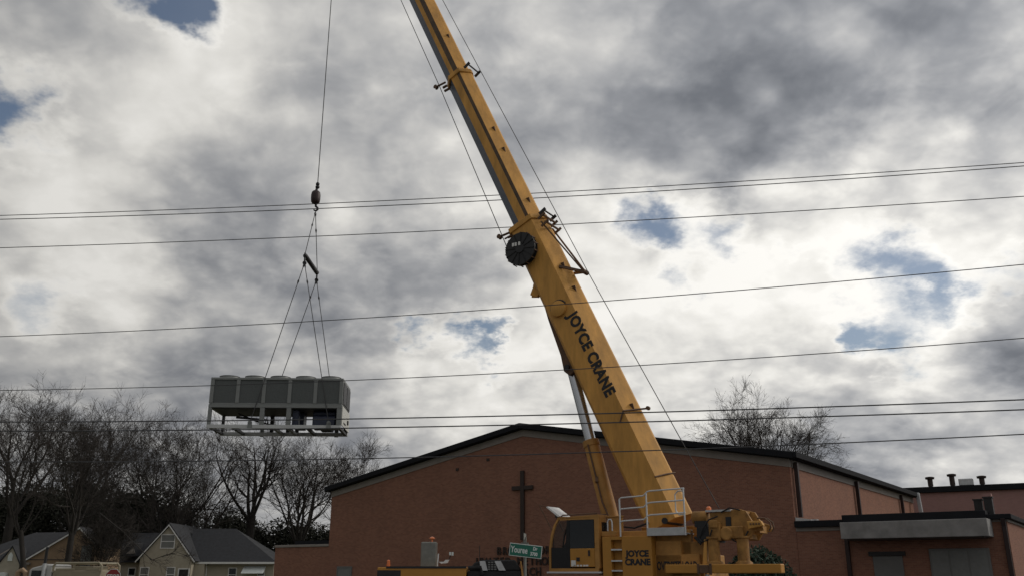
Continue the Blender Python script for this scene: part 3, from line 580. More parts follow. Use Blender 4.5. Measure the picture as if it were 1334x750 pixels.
for pts in ([(-2.25, 1.16, 2.62), (-2.45, 1.3, 2.95), (-2.62, 1.25, 3.2), (-2.9, 1.2, 3.3)], [(-2.2, 1.2, 2.75), (-2.38, 1.28, 2.55), (-2.62, 1.32, 2.62), (-2.75, 1.36, 2.9)], [(-3.0, 1.14, 3.42), (-3.3, 1.2, 3.54), (-3.6, 1.14, 3.46)], [(-3.3, 1.2, 2.62), (-3.5, 1.26, 2.5), (-3.7, 1.2, 2.66), (-3.8, 1.15, 2.85)]):
    k = MB(); k.tube(pts, .022, 6); k.build('hydraulic_hose', 'rubber', cr_)
# carrier in street direction
CX = CInv @ Matrix.Translation(Vector((0, 31.0, 0)))
CXb = CX
k = MB(CXb); k.box(-4.3, -1.46, -1.3, 1.3, 1.0, 1.83); k.build('carrier_body', 'yellow2', cr_, smooth=0, bevel=.02)
k = MB(CXb); k.box(-4.02, -1.46, -1.32, -1.301, 1.795, 1.86); k.box(-4.3, -3.55, -1.31, -1.301, 1.1, 1.74); k.build('carrier_cab_window', 'dark', cr_, smooth=0)
k = MB(CXb); k.box(-1.4, 9.5, -.6, .6, .75, 1.25); k.build('chassis_beam', 'dark', cr_, smooth=0)
k = MB(CXb); k.box(-1.44, .34, -1.2, 1.2, 1.0, 1.72); k.prism([(-1.40, -1.2, 1.72), (-1.2, -1.2, 1.98), (-.9, -1.2, 2.06), (.1, -1.2, 2.06), (.32, -1.2, 1.72)], (0, 2.0, 0)); k.build('engine_deck', 'rubber', cr_, bevel=.04)
k = MB(CXb); k.prism([(-1.0, -1.21, 1.73), (-.78, -1.21, 1.73), (-.86, -1.21, 2.02), (-1.04, -1.21, 2.02)], (0, -.03, 0)); k.build('engine_grille', 'steel', cr_, smooth=0)
k = MB(CXb); k.prism([(-.42, -1.21, 1.73), (-.2, -1.21, 1.73), (-.36, -1.21, 2.02), (-.56, -1.21, 2.02)], (0, -.03, 0)); k.build('engine_grille', 'steel', cr_, smooth=0)
k = MB(CXb)
for i in range(3):
    for j in range(4): k.box(-.77 + i * .1, -.70 + i * .1, -1.222, -1.2, 1.75 + j * .07, 1.79 + j * .07)
k.build('engine_louvre', 'curtain', cr_, smooth=0)
k = MB(CXb); k.prism([(.34, -1.25, 1.3), (.42, -1.25, 1.3), (.30, -1.25, 2.02), (.26, -1.25, 2.02)], (0, .3, 0)); k.build('mudguard_edge', 'yellow', cr_, smooth=0)
k = MB(CXb); k.tube([(-1.40, -1.15, 1.8), (-1.0, -1.2, 1.83), (-.95, -1.2, 1.6)], .07); k.build('intake_hose', 'rubber', cr_)
k = MB(CXb); k.box(-2.96, -2.46, -1.0, -.5, 1.83, 2.62); k.build('exhaust_box', 'post', cr_, smooth=0, bevel=.03)
k = MB(CXb); k.cyl((-2.62, -.8, 2.62), (-2.62, -.8, 2.70), .03, 8); k.lathe((-2.62, -.8, 2.69), (0, 0, 1), [(0, .05), (.03, .09), (.07, .08), (.1, .02)], 12); k.build('exhaust_cap', 'amber', cr_)
k = MB(CXb); k.lathe((-3.98, -1.1, 1.84), (0, 0, 1), [(0, .06), (.09, .06), (.09, .052), (.19, .05), (.22, .02)], 12, 0); k.build('carrier_beacon', 'amber', cr_)
k = MB(CXb); k.tube([(-2.40, -1.1, 1.84), (-2.38, -1.1, 2.25)], .02); k.prism([(-2.36, -1.15, 2.0), (-2.28, -1.15, 1.94), (-2.08, -1.15, 1.96), (-2.02, -1.15, 2.06), (-2.14, -1.15, 2.06), (-2.2, -1.15, 2.0)], (0, .14, 0)); k.build('mirror_arm', 'white', cr_, smooth=0)
k = MB(CXb); k.tube([(-2.1, -1.05, 1.95), (-1.98, -1.05, 2.2)], .015, 6, 1); k.box(-2.03, -1.97, -1.1, -1.06, 2.2, 2.3); k.box(-1.95, -1.89, -1.1, -1.06, 2.19, 2.3); k.build('work_light', ['signwhite', 'dark'], cr_)
k = MB(CXb); k.tube([(-1.05, -1.0, 2.05), (-1.05, -1.0, 2.5)], .012, 5); k.build('antenna', 'dark', cr_)
wheels = []
for x in (-3.4, -1.7, .6, 2.2, 5.6, 7.2):
    for y in (-1.3, .95):
        k = MB(CXb); c = (x, y, .62); k.lathe(c, (0, 1, 0), [(0, .38), (.0, .55), (.04, .62), (.31, .62), (.35, .55), (.35, .38)], 26); wh = k.build('wheel', 'rubber', cr_)
        k = MB(CXb); k.lathe((x, y - .012 if y < 0 else y + .30, .62), (0, 1, 0), [(0, .12), (.01, .36), (.06, .37)], 20); k.build('rim', 'yellow2', wh)

# ------------------------------------------------------------------ hook ball, spreader, slings and chiller
BY = 39.2
bt, bm_, hk = at(413.5, 244, BY), at(411.3, 257, BY), at(411, 274, BY)
tb = thing('overhaul_ball', 'dark red overhaul ball with hook hanging on the hoist rope', 'crane hook', hk)
def rel(p): return Vector(p) - hk
k = MB(); k.lathe(rel(bm_), (0, 0, 1), [(-.36, .08), (-.33, .15), (-.26, .205), (-.1, .225), (.1, .225), (.24, .20), (.30, .15), (.33, .07)], 20); k.build('ball', 'ball', tb)
k = MB(); k.tube([rel(bm_) + Vector((0, 0, .3)), rel(bm_) + Vector((.03, 0, .48))], .06, 10); k.lathe(rel(bm_) + Vector((.05, 0, .44)), (0, 0, 1), [(0, .05), (.05, .10), (.12, .1), (.16, .06), (.2, .09), (.28, .09), (.34, .03)], 12); k.build('wedge_socket', 'dark', tb)
k = MB(); z0 = -.36 + rel(bm_).z
k.tube([(0, 0, z0 + .04), (0, 0, z0 - .12), (.09, 0, z0 - .2), (.10, 0, z0 - .28), (.03, 0, z0 - .35), (-.06, 0, z0 - .33), (-.1, 0, z0 - .25)], [.06, .055, .055, .055, .05, .04, .015], 8); k.build('hook', 'dark', tb)
spn, spf = at(397.5, 333, 38.1), at(413, 356, 40.55); spf.z = spn.z
mid = (spn + spf) / 2
sb = MB(); ax = (spf - spn).normalized(); sb.tube([spn - ax * .1, spn + ax * .02, spf - ax * .02, spf + ax * .1], [.05, .105, .105, .05], 12)
for e in (spn, spf): sb.beam(e + Vector((0, 0, .12)), e - Vector((0, 0, .34)), .05, .14, ax); sb.lathe(e - Vector((0, .04, .36)), (0, 1, 0), [(0, .09), (.08, .09)], 10)
tag(sb.build('spreader_bar', 'dark', loc=mid), 'dark spreader bar hung below the hook ball above the chiller', 'spreader bar')
# chiller
CHL = Vector((-13.15, 38.1, 7.60)); crz = math.atan2(.25, 5.75)
LN, HT, DE, CT = 5.75, 2.22, 2.32, .90
ch = thing('chiller_unit', 'grey air-cooled chiller with open base hanging from the crane slings', 'chiller', CHL, crz)
CHM = Matrix.Translation(CHL) @ Matrix.Rotation(crz, 4, 'Z')
for y in (0, DE - .16):
    k = MB(); k.box(0, LN, y, y + .14, 0, .16); k.build('base_rail', 'railgrey', ch, smooth=0, bevel=.01)
for x in (.04, 1.0, 2.75, 3.35, 4.2, LN - .16): k = MB(); k.box(x, x + .12, .141, DE - .161, .02, .13); k.build('cross_rail', 'cabinet' if 2 < x < 4 else 'dark', ch, smooth=0)
for x, wd in ((0, .15), (2.22, .20), (3.36, .20), (LN - .22, .22)):
    k = MB(); k.box(x + .002, x + wd - .002, .004, .14, .161, CT - .001); k.build('post', 'cabinet', ch, smooth=0, bevel=.008)
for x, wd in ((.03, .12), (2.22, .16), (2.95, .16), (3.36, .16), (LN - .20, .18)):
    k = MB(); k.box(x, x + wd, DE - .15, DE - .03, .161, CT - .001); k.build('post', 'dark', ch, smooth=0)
k = MB(); k.box(0, LN, 0, DE, CT, CT + .14); k.box(.02, LN - .02, .02, DE - .02, CT + .141, CT + .2); k.build('deck_rail', 'cabinet', ch, smooth=0, bevel=.01)
k = MB(); k.box(0, LN, 0, DE, HT - .10, HT); k.build('top_panel', 'cabinet', ch, smooth=0, bevel=.01)
bay = (LN - .16) / 5
for i in range(6):
    k = MB(); x = i * bay + (0 if i else .0); k.box(x, x + .16, .003, DE - .003, CT + .20, HT - .101); k.build('bay_post', 'cabinet', ch, smooth=0, bevel=.008)
for i in range(5):
    x0, x1 = i * bay + .161, (i + 1) * bay - .001
    for y0, y1 in ((.05, .16), (DE - .16, DE - .05)):
        k = MB(); k.box(x0, x1, y0, y1, CT + .201, HT - .102); k.build('coil_panel', 'coil', ch, smooth=0)
    for y in (.6, DE - .6):
        k = MB(); c = ((x0 + x1) / 2, y, HT)
        k.lathe(c, (0, 0, 1), [(0, .50), (.02, .46), (.12, .42), (.135, .45), (.14, .42), (.08, .40), (.03, .38)], 28); fn = k.build('fan_cowl', 'cabinet', ch)
        k = MB(); k.lathe((c[0], c[1], HT + .03), (0, 0, 1), [(0, .12), (.05, .12), (.06, .05)], 16)
        for a in range(6): k.beam((c[0], c[1], HT + .04), (c[0] + .40 * math.cos(a * 1.047), c[1] + .40 * math.sin(a * 1.047), HT + .07), .14, .012)
        k.build('fan_blade', 'dark', fn)
k = MB(); k.box(LN + .001, LN + .03, .03, DE - .03, .17, CT + .12); k.build('end_panel', 'endpanel', ch, smooth=0, bevel=.006)
k = MB(); k.box(LN + .001, LN + .028, .12, DE / 2 - .06, CT + .24, HT - .16); k.box(LN + .001, LN + .028, DE / 2 + .06, DE - .12, CT + .24, HT - .16); k.build('end_grille', 'dark', ch, smooth=0)
k = MB(); k.box(LN + .031, LN + .05, .5, 1.1, .3, .36); k.box(LN + .031, LN + .07, 1.6, 1.85, .45, .62); k.build('latch', 'dark', ch)
for x, yc in ((4.58, 1.25), (4.62, 1.85)):
    k = MB(); k.lathe((x - .12, yc, .52), (1, 0, 0), [(0, .1), (.03, .24), (.55, .26), (.85, .22), (.9, .1)], 18); k.box(x, x + .5, yc - .25, yc + .25, .16, .3); k.tube([(x + .2, yc, .7), (x + .2, yc - .2, .86), (x + .2, yc - .5, .89)], .05); k.build('compressor', 'blue', ch)
k = MB(); k.lathe((4.42, .62, .74), (1, 0, 0), [(0, .06), (.04, .13), (.98, .13), (1.02, .06)], 16); k.build('heat_exchanger', 'blue', ch)
k = MB(); k.box(.16, LN - .23, .15, DE - .16, CT - .03, CT - .001); k.build('drip_tray', 'dark', ch, smooth=0)
k = MB(); k.box(4.35, 5.5, 1.2, 1.6, .165, .84); k.build('starter_box', 'blue', ch, smooth=0, bevel=.02)
k = MB(); k.box(3.56, 3.95, 1.0, 1.7, .165, .86); k.build('starter_box', 'blue', ch, smooth=0, bevel=.02)
k = MB(); k.box(4.45, 5.45, .3, 1.0, .17, .62); k.build('oil_separator', 'blue', ch, smooth=0, bevel=.05)
k = MB(); k.box(4.75, 5.35, 1.05, 1.2, .30, .86); k.build('control_box', 'blue', ch, smooth=0, bevel=.02)
k = MB(); k.box(3.57, 3.85, .3, .7, .17, .86); k.build('control_box', 'blue', ch, smooth=0, bevel=.02)
k = MB(); k.tube([(1.0, .9, .62), (2.4, .9, .50), (2.4, .9, .2)], .05, 8); k.tube([(1.05, 1.0, .80), (1.9, .9, .45), (2.6, .9, .28), (3.5, 1.2, .28)], .035, 8); k.build('pipework', 'dark', ch)
lugs = []
for x in (1.85, 5.22):
    for y in (-.06, DE + .0):
        k = MB(); k.box(x - .09, x + .09, y, y + .06, -.02, .26); k.lathe((x, y, .24), (0, 1, 0), [(0, .09), (.06, .09)], 12); k.build('lifting_lug', 'cabinet', ch, smooth=0)
        lugs.append(CHM @ Vector((x, y + .03, .24)))
ln0, lf0, ln1, lf1 = lugs
hkb = at(411, 276, BY)
def sling(p, q, label, blocks=True):
    k = MB(); k.tube([p, q], .017, 6); d = (q - p).normalized()
    for s_ in (.12, .9): k.tube([p + d * (s_ - .1), p + d * s_, p + d * (s_ + .12)], [.02, .045, .02], 6)
    return tag(k.build('sling', 'rope', loc=q), label, 'lifting sling', 'slings carrying the chiller')
sling(hkb, spn + Vector((0, 0, .12)), 'left steel sling from the hook down to the near end of the spreader bar')
sling(hkb, spf + Vector((0, 0, .12)), 'right steel sling from the hook straight down to the far end of the spreader bar')
dn_ = Vector((0, 0, -.36))
sling(spn + dn_, ln0, 'outermost left sling from the upper spreader end over the chiller front')
sling(spn + dn_, ln1, 'sling from the upper spreader end crossing right to the chiller front')
sling(spf + dn_, lf0, 'sling from the lower spreader end crossing left behind the chiller')
sling(spf + dn_, lf1, 'outermost right sling from the lower spreader end behind the chiller')

# ------------------------------------------------------------------ street name sign, stop sign, truck
sp_ = at(684, 748, 18); sg = thing('street_sign', 'green street name sign reading Youree Dr on a metal post', 'street sign', (sp_.x, 18, 0), R(-7))
k = MB(); k.cyl((0, 0, 0), (0, 0, 2.22), .028, 12); k.build('post', 'post', sg)
k = MB(); k.box(-.07, .07, -.02, .02, 2.14, 2.20); k.box(-.03, .03, -.03, .03, 2.19, 2.30); k.build('bracket', 'post', sg, smooth=0)
sgm = Matrix.Translation((0, 0, 2.045)) @ Matrix.Rotation(R(6.5), 4, 'Y') @ Matrix.Translation((0, 0, -2.045))
k = MB(sgm.copy()); k.box(-.30, .335, -.052, -.044, 1.925, 2.165); bl = k.build('sign_blade', 'signwhite', sg, smooth=0, bevel=.002)
k = MB(sgm.copy()); k.box(-.288, .323, -.0545, -.0521, 1.938, 2.152); k.build('sign_face', 'greensign', sg, smooth=0)
def stext(s_, size, x, z, sx, al='LEFT', bo=.004): text(s_, size, 'sign_lettering', 'signwhite', sg, sgm @ WALLX((x, -.0555, z)), .0008, bo, sx, al)
stext('Youree', .165, -.270, 2.045, .66); stext('Dr', .088, .160, 2.098, .8); stext('3700', .088, .115, 1.998, .8)
k = MB(); k.box(-.004, .004, -.25, .25, 2.25, 2.37); k.build('cross_blade', 'post', sg, smooth=0).rotation_euler = (0, 0, R(1))

ss = at(147, 751, 45); st = thing('stop_sign', 'red octagonal stop sign beside the beige truck', 'stop sign', (ss.x, 45, 0), R(-4))
k = MB(); k.box(-.03, .03, .01, .06, 0, 1.9); k.build('post', 'post', st)
oc = lambda r, y: [(r * math.cos(R(22.5 + 45 * i)), y, 1.50 + r * math.sin(R(22.5 + 45 * i))) for i in range(8)]
k = MB(); k.prism(oc(.40, -.0), (0, .008, 0)); k.build('sign_plate', 'signwhite', st, smooth=0)
k = MB(); k.prism(oc(.375, -.004), (0, .0035, 0)); k.build('sign_face', 'signred', st, smooth=0)
text('STOP', .30, 'sign_lettering', 'signwhite', st, WALLX((0, -.007, 1.50)), .001, .008, .85)

tr = thing('work_truck', 'beige work truck with white hood and black exhaust stack, left street edge', 'truck', (at(98, 748, 46).x, 46, 0), R(2))
k = MB(); k.prism([(-1.75, -1.1, .7), (-.68, -1.1, .7), (-.68, -1.1, 2.06), (-.95, -1.1, 2.10), (-1.62, -1.1, 1.92), (-1.75, -1.1, 1.82)], (0, 2.2, 0)); cb = k.build('cab', 'dullwhite', tr, smooth=0, bevel=.05)
k = MB(); k.box(-1.62, -1.05, -1.115, -1.10, 1.35, 1.80); k.build('side_window', 'dpane', cb, smooth=0, bevel=.003)
k = MB(); k.cyl((-1.0, -1.2, 1.2), (-1.0, -1.2, 2.12), .10, 14); k.build('heat_shield', 'steel', tr)
k = MB(); k.tube([(-1.0, -1.2, 2.12), (-1.0, -1.2, 2.78), (-.97, -1.22, 2.88)], .07, 12); k.build('exhaust_stack', 'dark', tr)
k = MB(); k.box(-.62, 1.68, -1.1, 1.1, .8, 1.80); k.build('body', 'beige', tr, smooth=0, bevel=.03)
k = MB()
for y in (-1.12, 1.12): k.tube([(-.60, y, 1.75), (-.60, y, 2.02), (-.5, y, 2.13), (1.55, y, 2.15), (1.68, y, 2.02), (1.68, y, 1.75)], .055, 10)
for x in (-.5, .5, 1.5): k.tube([(x, -1.12, 2.13), (x, 1.12, 2.13)], .05, 8)
k.build('roll_frame', 'beige', tr)
k = MB(); k.box(-.5, .4, -1.13, -1.10, 1.80, 1.9); k.box(.95, 1.6, -1.13, -1.10, 1.80, 1.92); k.box(.2, 1.2, -.9, .9, 1.8, 2.0); k.build('tool_rack', 'beige', tr, smooth=0, bevel=.02)
k = MB(); k.tube([(-2.35, -1.0, 1.2), (-2.3, -1.0, 1.72), (-2.1, -1.0, 1.82), (-1.95, -1.0, 1.7), (-1.9, -1.0, 1.2)], .12, 10); k.build('fender_arch', 'tan', tr)
k = MB(); k.box(-2.6, -1.76, -1.0, 1.0, .7, 1.5); k.build('hood', 'beige', tr, smooth=0, bevel=.08)
for x in (-2.1, .9):
    for y in (-1.1, .8):
        k = MB(); k.lathe((x, y, .5), (0, 1, 0), [(0, .25), (.01, .44), (.04, .5), (.26, .5), (.3, .44), (.3, .25)], 22); k.build('wheel', 'rubber', tr)

# ------------------------------------------------------------------ houses across the side street
hb_ = thing('cream_house', 'cream house with steep front gable and long charcoal roof', 'house', (-33.6, 90, 0), R(1))
# front gable block, local x -2.8..2.8
k = MB(); k.prism([(-2.5, 0, 0), (2.5, 0, 0), (2.5, 0, 3.1), (0, 0, 6.15), (-2.5, 0, 3.1)], (0, 7, 0)); k.build('gable_wall', 'cream', hb_, smooth=0)
k = MB()
for sg_ in (-1, 1): k.prism([(sg_ * 2.85, -.22, 2.78), (0, -.22, 6.26), (0, -.22, 6.46), (sg_ * 2.98, -.22, 2.86)], (0, 8, 0))
k.build('gable_roof', 'shingle', hb_, smooth=0)
k = MB()
for sg_ in (-1, 1): k.prism([(sg_ * 2.83, -.26, 2.72), (0, -.26, 6.17), (0, -.26, 6.30), (sg_ * 2.90, -.26, 2.80)], (0, .035, 0))
k.build('bargeboard', 'white', hb_, smooth=0)
window(hb_, -.62, .62, 4.1, 5.3, -.0, 'white', 'curtain'); window(hb_, -2.3, -1.55, 1.0, 2.25, 0, 'white', 'curtain'); window(hb_, .25, .95, 1.0, 2.25, 0, 'white', 'curtain')
k = MB(); k.box(1.4, 2.3, -.05, .05, 0, 2.1); fdo = k.build('door', 'dark', hb_, smooth=0)
k = MB(); k.box(1.3, 1.399, -.07, .05, 0, 2.2); k.box(2.301, 2.4, -.07, .05, 0, 2.2); k.box(1.4, 2.3, -.07, .05, 2.101, 2.2); k.build('door_frame', 'white', fdo, smooth=0)
# right wing with hipped roof
k = MB(); k.box(2.51, 10.1, 1.6, 8, 0, 2.72); k.box(2.51, 3.5, .9, 1.59, 0, 2.72); k.build('wing_wall', 'cream', hb_, smooth=0)
k = MB(); e0, e1 = .95, 8.4
k.add([(1.0, e0, 2.74), (10.55, e0, 2.74), (10.55, e1, 2.74), (1.0, e1, 2.74), (1.0, 4.6, 6.12), (5.2, 4.6, 6.12)], [(0, 1, 5, 4), (1, 2, 5), (2, 3, 4, 5), (3, 0, 4), (3, 2, 1, 0)]); k.build('wing_roof', 'shingle', hb_, smooth=0)
k = MB(); k.box(2.6, 10.6, e0 - .10, e0 - .002, 2.62, 2.80); k.build('gutter', 'white', hb_, smooth=0)
k = MB(); k.tube([(3.65, e0 - .06, 2.62), (3.55, 1.5, 2.4), (3.55, 1.52, 0)], .05, 8); k.build('downspout', 'white', hb_)
window(hb_, 5.75, 6.45, 1.0, 2.2, 1.6, 'white', 'dpane'); window(hb_, 8.6, 9.2, 1.0, 2.1, 1.6, 'white', 'dpane')
k = MB()
for i in range(8): k.prism([(7.2 + i * .27, 1.58, 2.45 if False else 2.42), (7.2 + i * .27, .55, 1.78), (7.2 + i * .27, .55, 1.70), (7.2 + i * .27, 1.58, 2.34)], (.26, 0, 0))
k.build('awning', 'signwhite', hb_, smooth=0)
# left wing
k = MB(); k.box(-6.4, -2.51, 1.2, 8, 0, 2.75); k.build('wing_wall', 'cream', hb_, smooth=0)
k = MB(); k.add([(-6.7, .8, 2.77), (-1.2, .8, 2.77), (-1.2, 8.4, 2.77), (-6.7, 8.4, 2.77), (-5.4, 4.6, 5.7), (-1.2, 4.6, 5.7)], [(0, 1, 5, 4), (1, 2, 5), (2, 3, 4, 5), (3, 0, 4), (3, 2, 1, 0)]); k.build('wing_roof', 'shingle', hb_, smooth=0)
k = MB(); k.prism([(-4.9, .5, 3.35), (-3.15, .5, 3.35), (-3.55, .5, 4.55), (-3.7, .5, 4.62)], (0, 3, 0)); dm = k.build('dormer', 'shingle', hb_, smooth=0)
k = MB(); k.beam((-4.9, .46, 3.40), (-3.9, .46, 4.55), .05, .16, (0, 1, 0)); k.prism([(-4.1, .45, 3.55), (-3.2, .45, 3.6), (-3.45, .45, 4.15)], (0, .04, 0)); k.build('dormer_trim', 'trim', dm, smooth=0)
window(hb_, -3.9, -3.3, .9, 2.2, 1.2, 'white', 'dpane')

ha = thing('tan_house', 'tan house with dark roof and small pointed entry gable, far left', 'house', (-43.2, 82, 0), R(2))
k = MB(); k.box(-6, .9, .6, 8, 0, 2.7); k.build('wall', 'tan', ha, smooth=0)
k = MB(); k.add([(-6.5, .3, 2.72), (2.6, .3, 2.72), (3.0, 7.8, 2.72), (-6.5, 7.8, 2.72), (-1.3, 4, 5.35), (3.0, 4, 5.42)], [(0, 1, 5, 4), (1, 2, 5), (2, 3, 4, 5), (3, 0, 4), (3, 2, 1, 0)]); k.build('roof', 'shingle', ha, smooth=0)
k = MB(); k.prism([(.3, -.1, 0), (6.1, -.1, 0), (6.1, -.1, 4.2), (4.6, -.1, 5.48), (.3, -.1, 2.80)], (0, 6, 0)); k.build('gable_wall', 'tan', ha, smooth=0)
k = MB(); k.prism([(.0, -.25, 2.60), (4.6, -.25, 5.50), (4.6, -.25, 5.70), (.0, -.25, 2.78)], (0, 6.2, 0)); k.prism([(6.3, -.25, 4.02), (4.6, -.25, 5.50), (4.6, -.25, 5.70), (6.3, -.25, 4.22)], (0, 6.2, 0)); k.build('gable_roof', 'shingle', ha, smooth=0)
k = MB(); k.prism([(.0, -.30, 2.58), (4.6, -.30, 5.48), (4.6, -.30, 5.64), (.0, -.30, 2.72)], (0, .045, 0)); k.prism([(6.3, -.30, 4.0), (4.6, -.30, 5.48), (4.6, -.30, 5.64), (6.3, -.30, 4.16)], (0, .045, 0)); k.build('bargeboard', 'white', ha, smooth=0)
k = MB(); k.box(.6, 6.0, -.14, -.101, 2.84, 2.90); k.build('belt_course', 'dark', ha, smooth=0)
k = MB(); k.prism([(-1.85, -.5, 0), (-.05, -.5, 0), (-.05, -.5, 2.55), (-.85, -.5, 3.95), (-1.85, -.5, 2.45)], (0, 2, 0)); eg = k.build('entry_gable', 'cream', ha, smooth=0)
k = MB(); k.prism([(-2.0, -.6, 2.25), (-.85, -.6, 3.93), (-.85, -.6, 4.08), (-2.05, -.6, 2.38)], (0, 2.2, 0)); k.prism([(.1, -.6, 2.25), (-.85, -.6, 3.93), (-.85, -.6, 4.08), (.16, -.6, 2.38)], (0, 2.2, 0)); k.build('entry_roof', 'shingle', eg, smooth=0)
k = MB(); k.prism([(-1.12, -.56, 2.75), (-.72, -.56, 2.75), (-.72, -.56, 3.25), (-.92, -.56, 3.5), (-1.12, -.56, 3.25)], (0, .05, 0)); k.build('gable_vent', 'signwhite', eg, smooth=0)
k = MB(); k.prism([(-2.0, -.9, 1.2), (-.9, -.9, 1.2), (-.9, -.9, 1.75), (-1.3, -.9, 1.82), (-2.0, -.9, 1.5)], (0, .4, 0)); k.build('porch_awning', 'signwhite', eg, smooth=0)
k = MB(); k.prism([(-.2, -.45, 2.45), (.75, -.45, 2.45), (.75, -.45, 2.62), (-.1, -.45, 2.66)], (0, .3, 0)); k.beam((.1, -.2, 2.7), (1.5, .5, 3.75), .05, .12); k.beam((-2.2, -.1, 3.2), (-1.3, .6, 4.0), .05, .1); k.build('rake_trim', 'trim', ha, smooth=0)
k = MB(); k.prism([(5.05, -.2, 1.5), (5.9, -.2, 1.5), (5.9, -.2, 4.15), (5.0, -.2, 4.05)], (0, .09, 0)); k.build('sunroom_glass', 'curtain', ha, smooth=0)

# ------------------------------------------------------------------ trees
def rv(): return Vector((random.gauss(0, 1), random.gauss(0, 1), random.gauss(0, 1)))
def bare_tree(name, label, x, y, H, seed, stems, trunk_h, r0, spread=.55, trop=.10, dens=1.0, tw=.015, leandir=None, droop=0., depth=4, group='leafless winter trees', z0=0, limb=None):
    random.seed(seed)
    t = thing(name, label, 'tree', (x, y, z0), 0, group)
    big, small = MB(), MB()
    def grow(p, d, L, r, lev):
        n_ = max(3, int(4 + L / 1.6)) if lev < 3 else 3
        pts, rs, ds = [p.copy()], [r], [d.copy()]
        q = p.copy(); dd = d.copy()
        for i in range(n_):
            wob = .11 if lev < 2 else .16
            dd = (dd + rv() * wob + Vector((0, 0, trop if lev < 3 else trop - droop))).normalized()
            q = q + dd * (L / n_); pts.append(q.copy()); ds.append(dd.copy())
            rs.append(max(tw * .55, r * (1 - .78 * (i + 1) / n_)))
        (big if lev <= 1 else small).tube(pts, rs, 7 if lev <= 1 else (4 if lev == 2 else 3), 0, False)
        if lev >= depth: return
        cnt = {0: 0, 1: 10, 2: 8, 3: 7}.get(lev, 4)
        cnt = max(2, int(round(cnt * dens * random.uniform(.8, 1.2))))
        for c in range(cnt):
            f = random.uniform(.22, 1.0) if lev > 1 else random.uniform(.25, 1.0); i = min(n_ - 1, int(f * n_)); fr_ = f * n_ - i
            pp = pts[i].lerp(pts[i + 1], min(1, fr_)); base = ds[min(i + 1, n_)]
            s_ = rv(); s_ = (s_ - base * s_.dot(base)).normalized()
            ang = random.uniform(.45, .95)
            nd_ = (base * math.cos(ang) + s_ * math.sin(ang)).normalized()
            grow(pp, nd_, L * random.uniform(.46, .68) * (1.12 - .45 * f), max(tw, rs[i] * random.uniform(.40, .58)), lev + 1)
    lean = Vector(leandir) if leandir else Vector((0, 0, 0))
    top = Vector((lean.x, lean.y, trunk_h))
    mp_ = top * .5 + Vector((random.uniform(-.15, .15), 0, 0)) * trunk_h * .3
    big.tube([Vector((0, 0, -.2)), mp_, top], [r0 * 1.25, r0 * 1.0, r0 * .9], 9, 0, False)
    for k_ in range(stems):
        a = 2 * math.pi * (k_ + random.uniform(-.3, .3)) / stems
        sp = spread * random.uniform(.55, 1.15)
        d = Vector((math.cos(a) * sp + lean.x * .06, math.sin(a) * sp + lean.y * .06, 1)).normalized()
        grow(top - Vector((0, 0, random.uniform(0, .15 * trunk_h))), d, (H - trunk_h) * random.uniform(.62, .85) , r0 * random.uniform(.36, .52), 1)
    if limb:
        lp = [at(px, py, y + dy) - Vector((x, y, z0)) for px, py, dy in limb]
        big.tube(lp, [.055 - .04 * i / (len(lp) - 1) for i in range(len(lp))], 6, 0, False)
        for i in range(2, len(lp)):
            for _ in range(3): grow(lp[i - 1].lerp(lp[i], random.random()), (lp[i] - lp[i - 1] + rv() * .8).normalized(), random.uniform(1.0, 2.2), .022, 3)
    big.build('trunk', 'bark', t, smooth=60, fix=False); small.build('crown', 'twig', t, smooth=60, fix=False)
    return t
bare_tree('bare_tree', 'leafless tree at the far left edge, tallest open crown beside the wires', -57.0, 104, 23.0, 11, 5, 8, .50, .42, .06)
bare_tree('bare_tree', 'second leafless tree from the left, upright limbs behind the tan house', -52.0, 112, 23.5, 23, 5, 8, .42, .42, .08)
bare_tree('bare_tree', 'leafless street tree with a forked dark trunk in front of the tan house roof', -36.4, 76, 15.2, 35, 6, 5.0, .26, .62, .10, 1.1, tw=.013, limb=[(104, 676, 0), (130, 668, -.5), (158, 690, -1), (184, 716, -1.2), (198, 729, -1.4), (216, 722, -1.5), (232, 719, -1.6), (250, 726, -1.8)])
bare_tree('bare_tree', 'leafless tree with a bent trunk crossing the tan gable', -38.2, 74, 14.8, 47, 5, 5.0, .20, .55, .06, 1.0, tw=.013, leandir=(-1.4, 0, 0))
bare_tree('bare_tree', 'dense fan shaped bare tree behind the cream gable house', -37.5, 100, 19.4, 59, 8, 4.5, .34, .75, .07, 1.1, tw=.015)
bare_tree('bare_tree', 'thin leafless tree between the fan shaped tree and the chiller, leaning left', -31.0, 101, 15.0, 61, 4, 5.0, .36, .85, .05, .75, leandir=(-3.0, 0, 0))
bare_tree('bare_tree', 'thick trunked bare tree directly under the hanging chiller', -29.6, 104, 20.5, 73, 5, 8.0, .50, .50, .07, .9)
bare_tree('bare_tree', 'spreading bare tree beside the left end of the church', -23.6, 102, 17.2, 85, 7, 4.5, .42, .68, .06, 1.0)
bare_tree('bare_tree', 'small rounded bare tree crown just left of the church gable', -18.6, 108, 17.0, 97, 6, 5, .32, .60, .06, 1.0)
bare_tree('bare_tree', 'leafless tree rising behind the right side of the church roof', 28.4, 100, 22.4, 117, 10, 9.5, .46, .85, .035, 1.15, tw=.015)

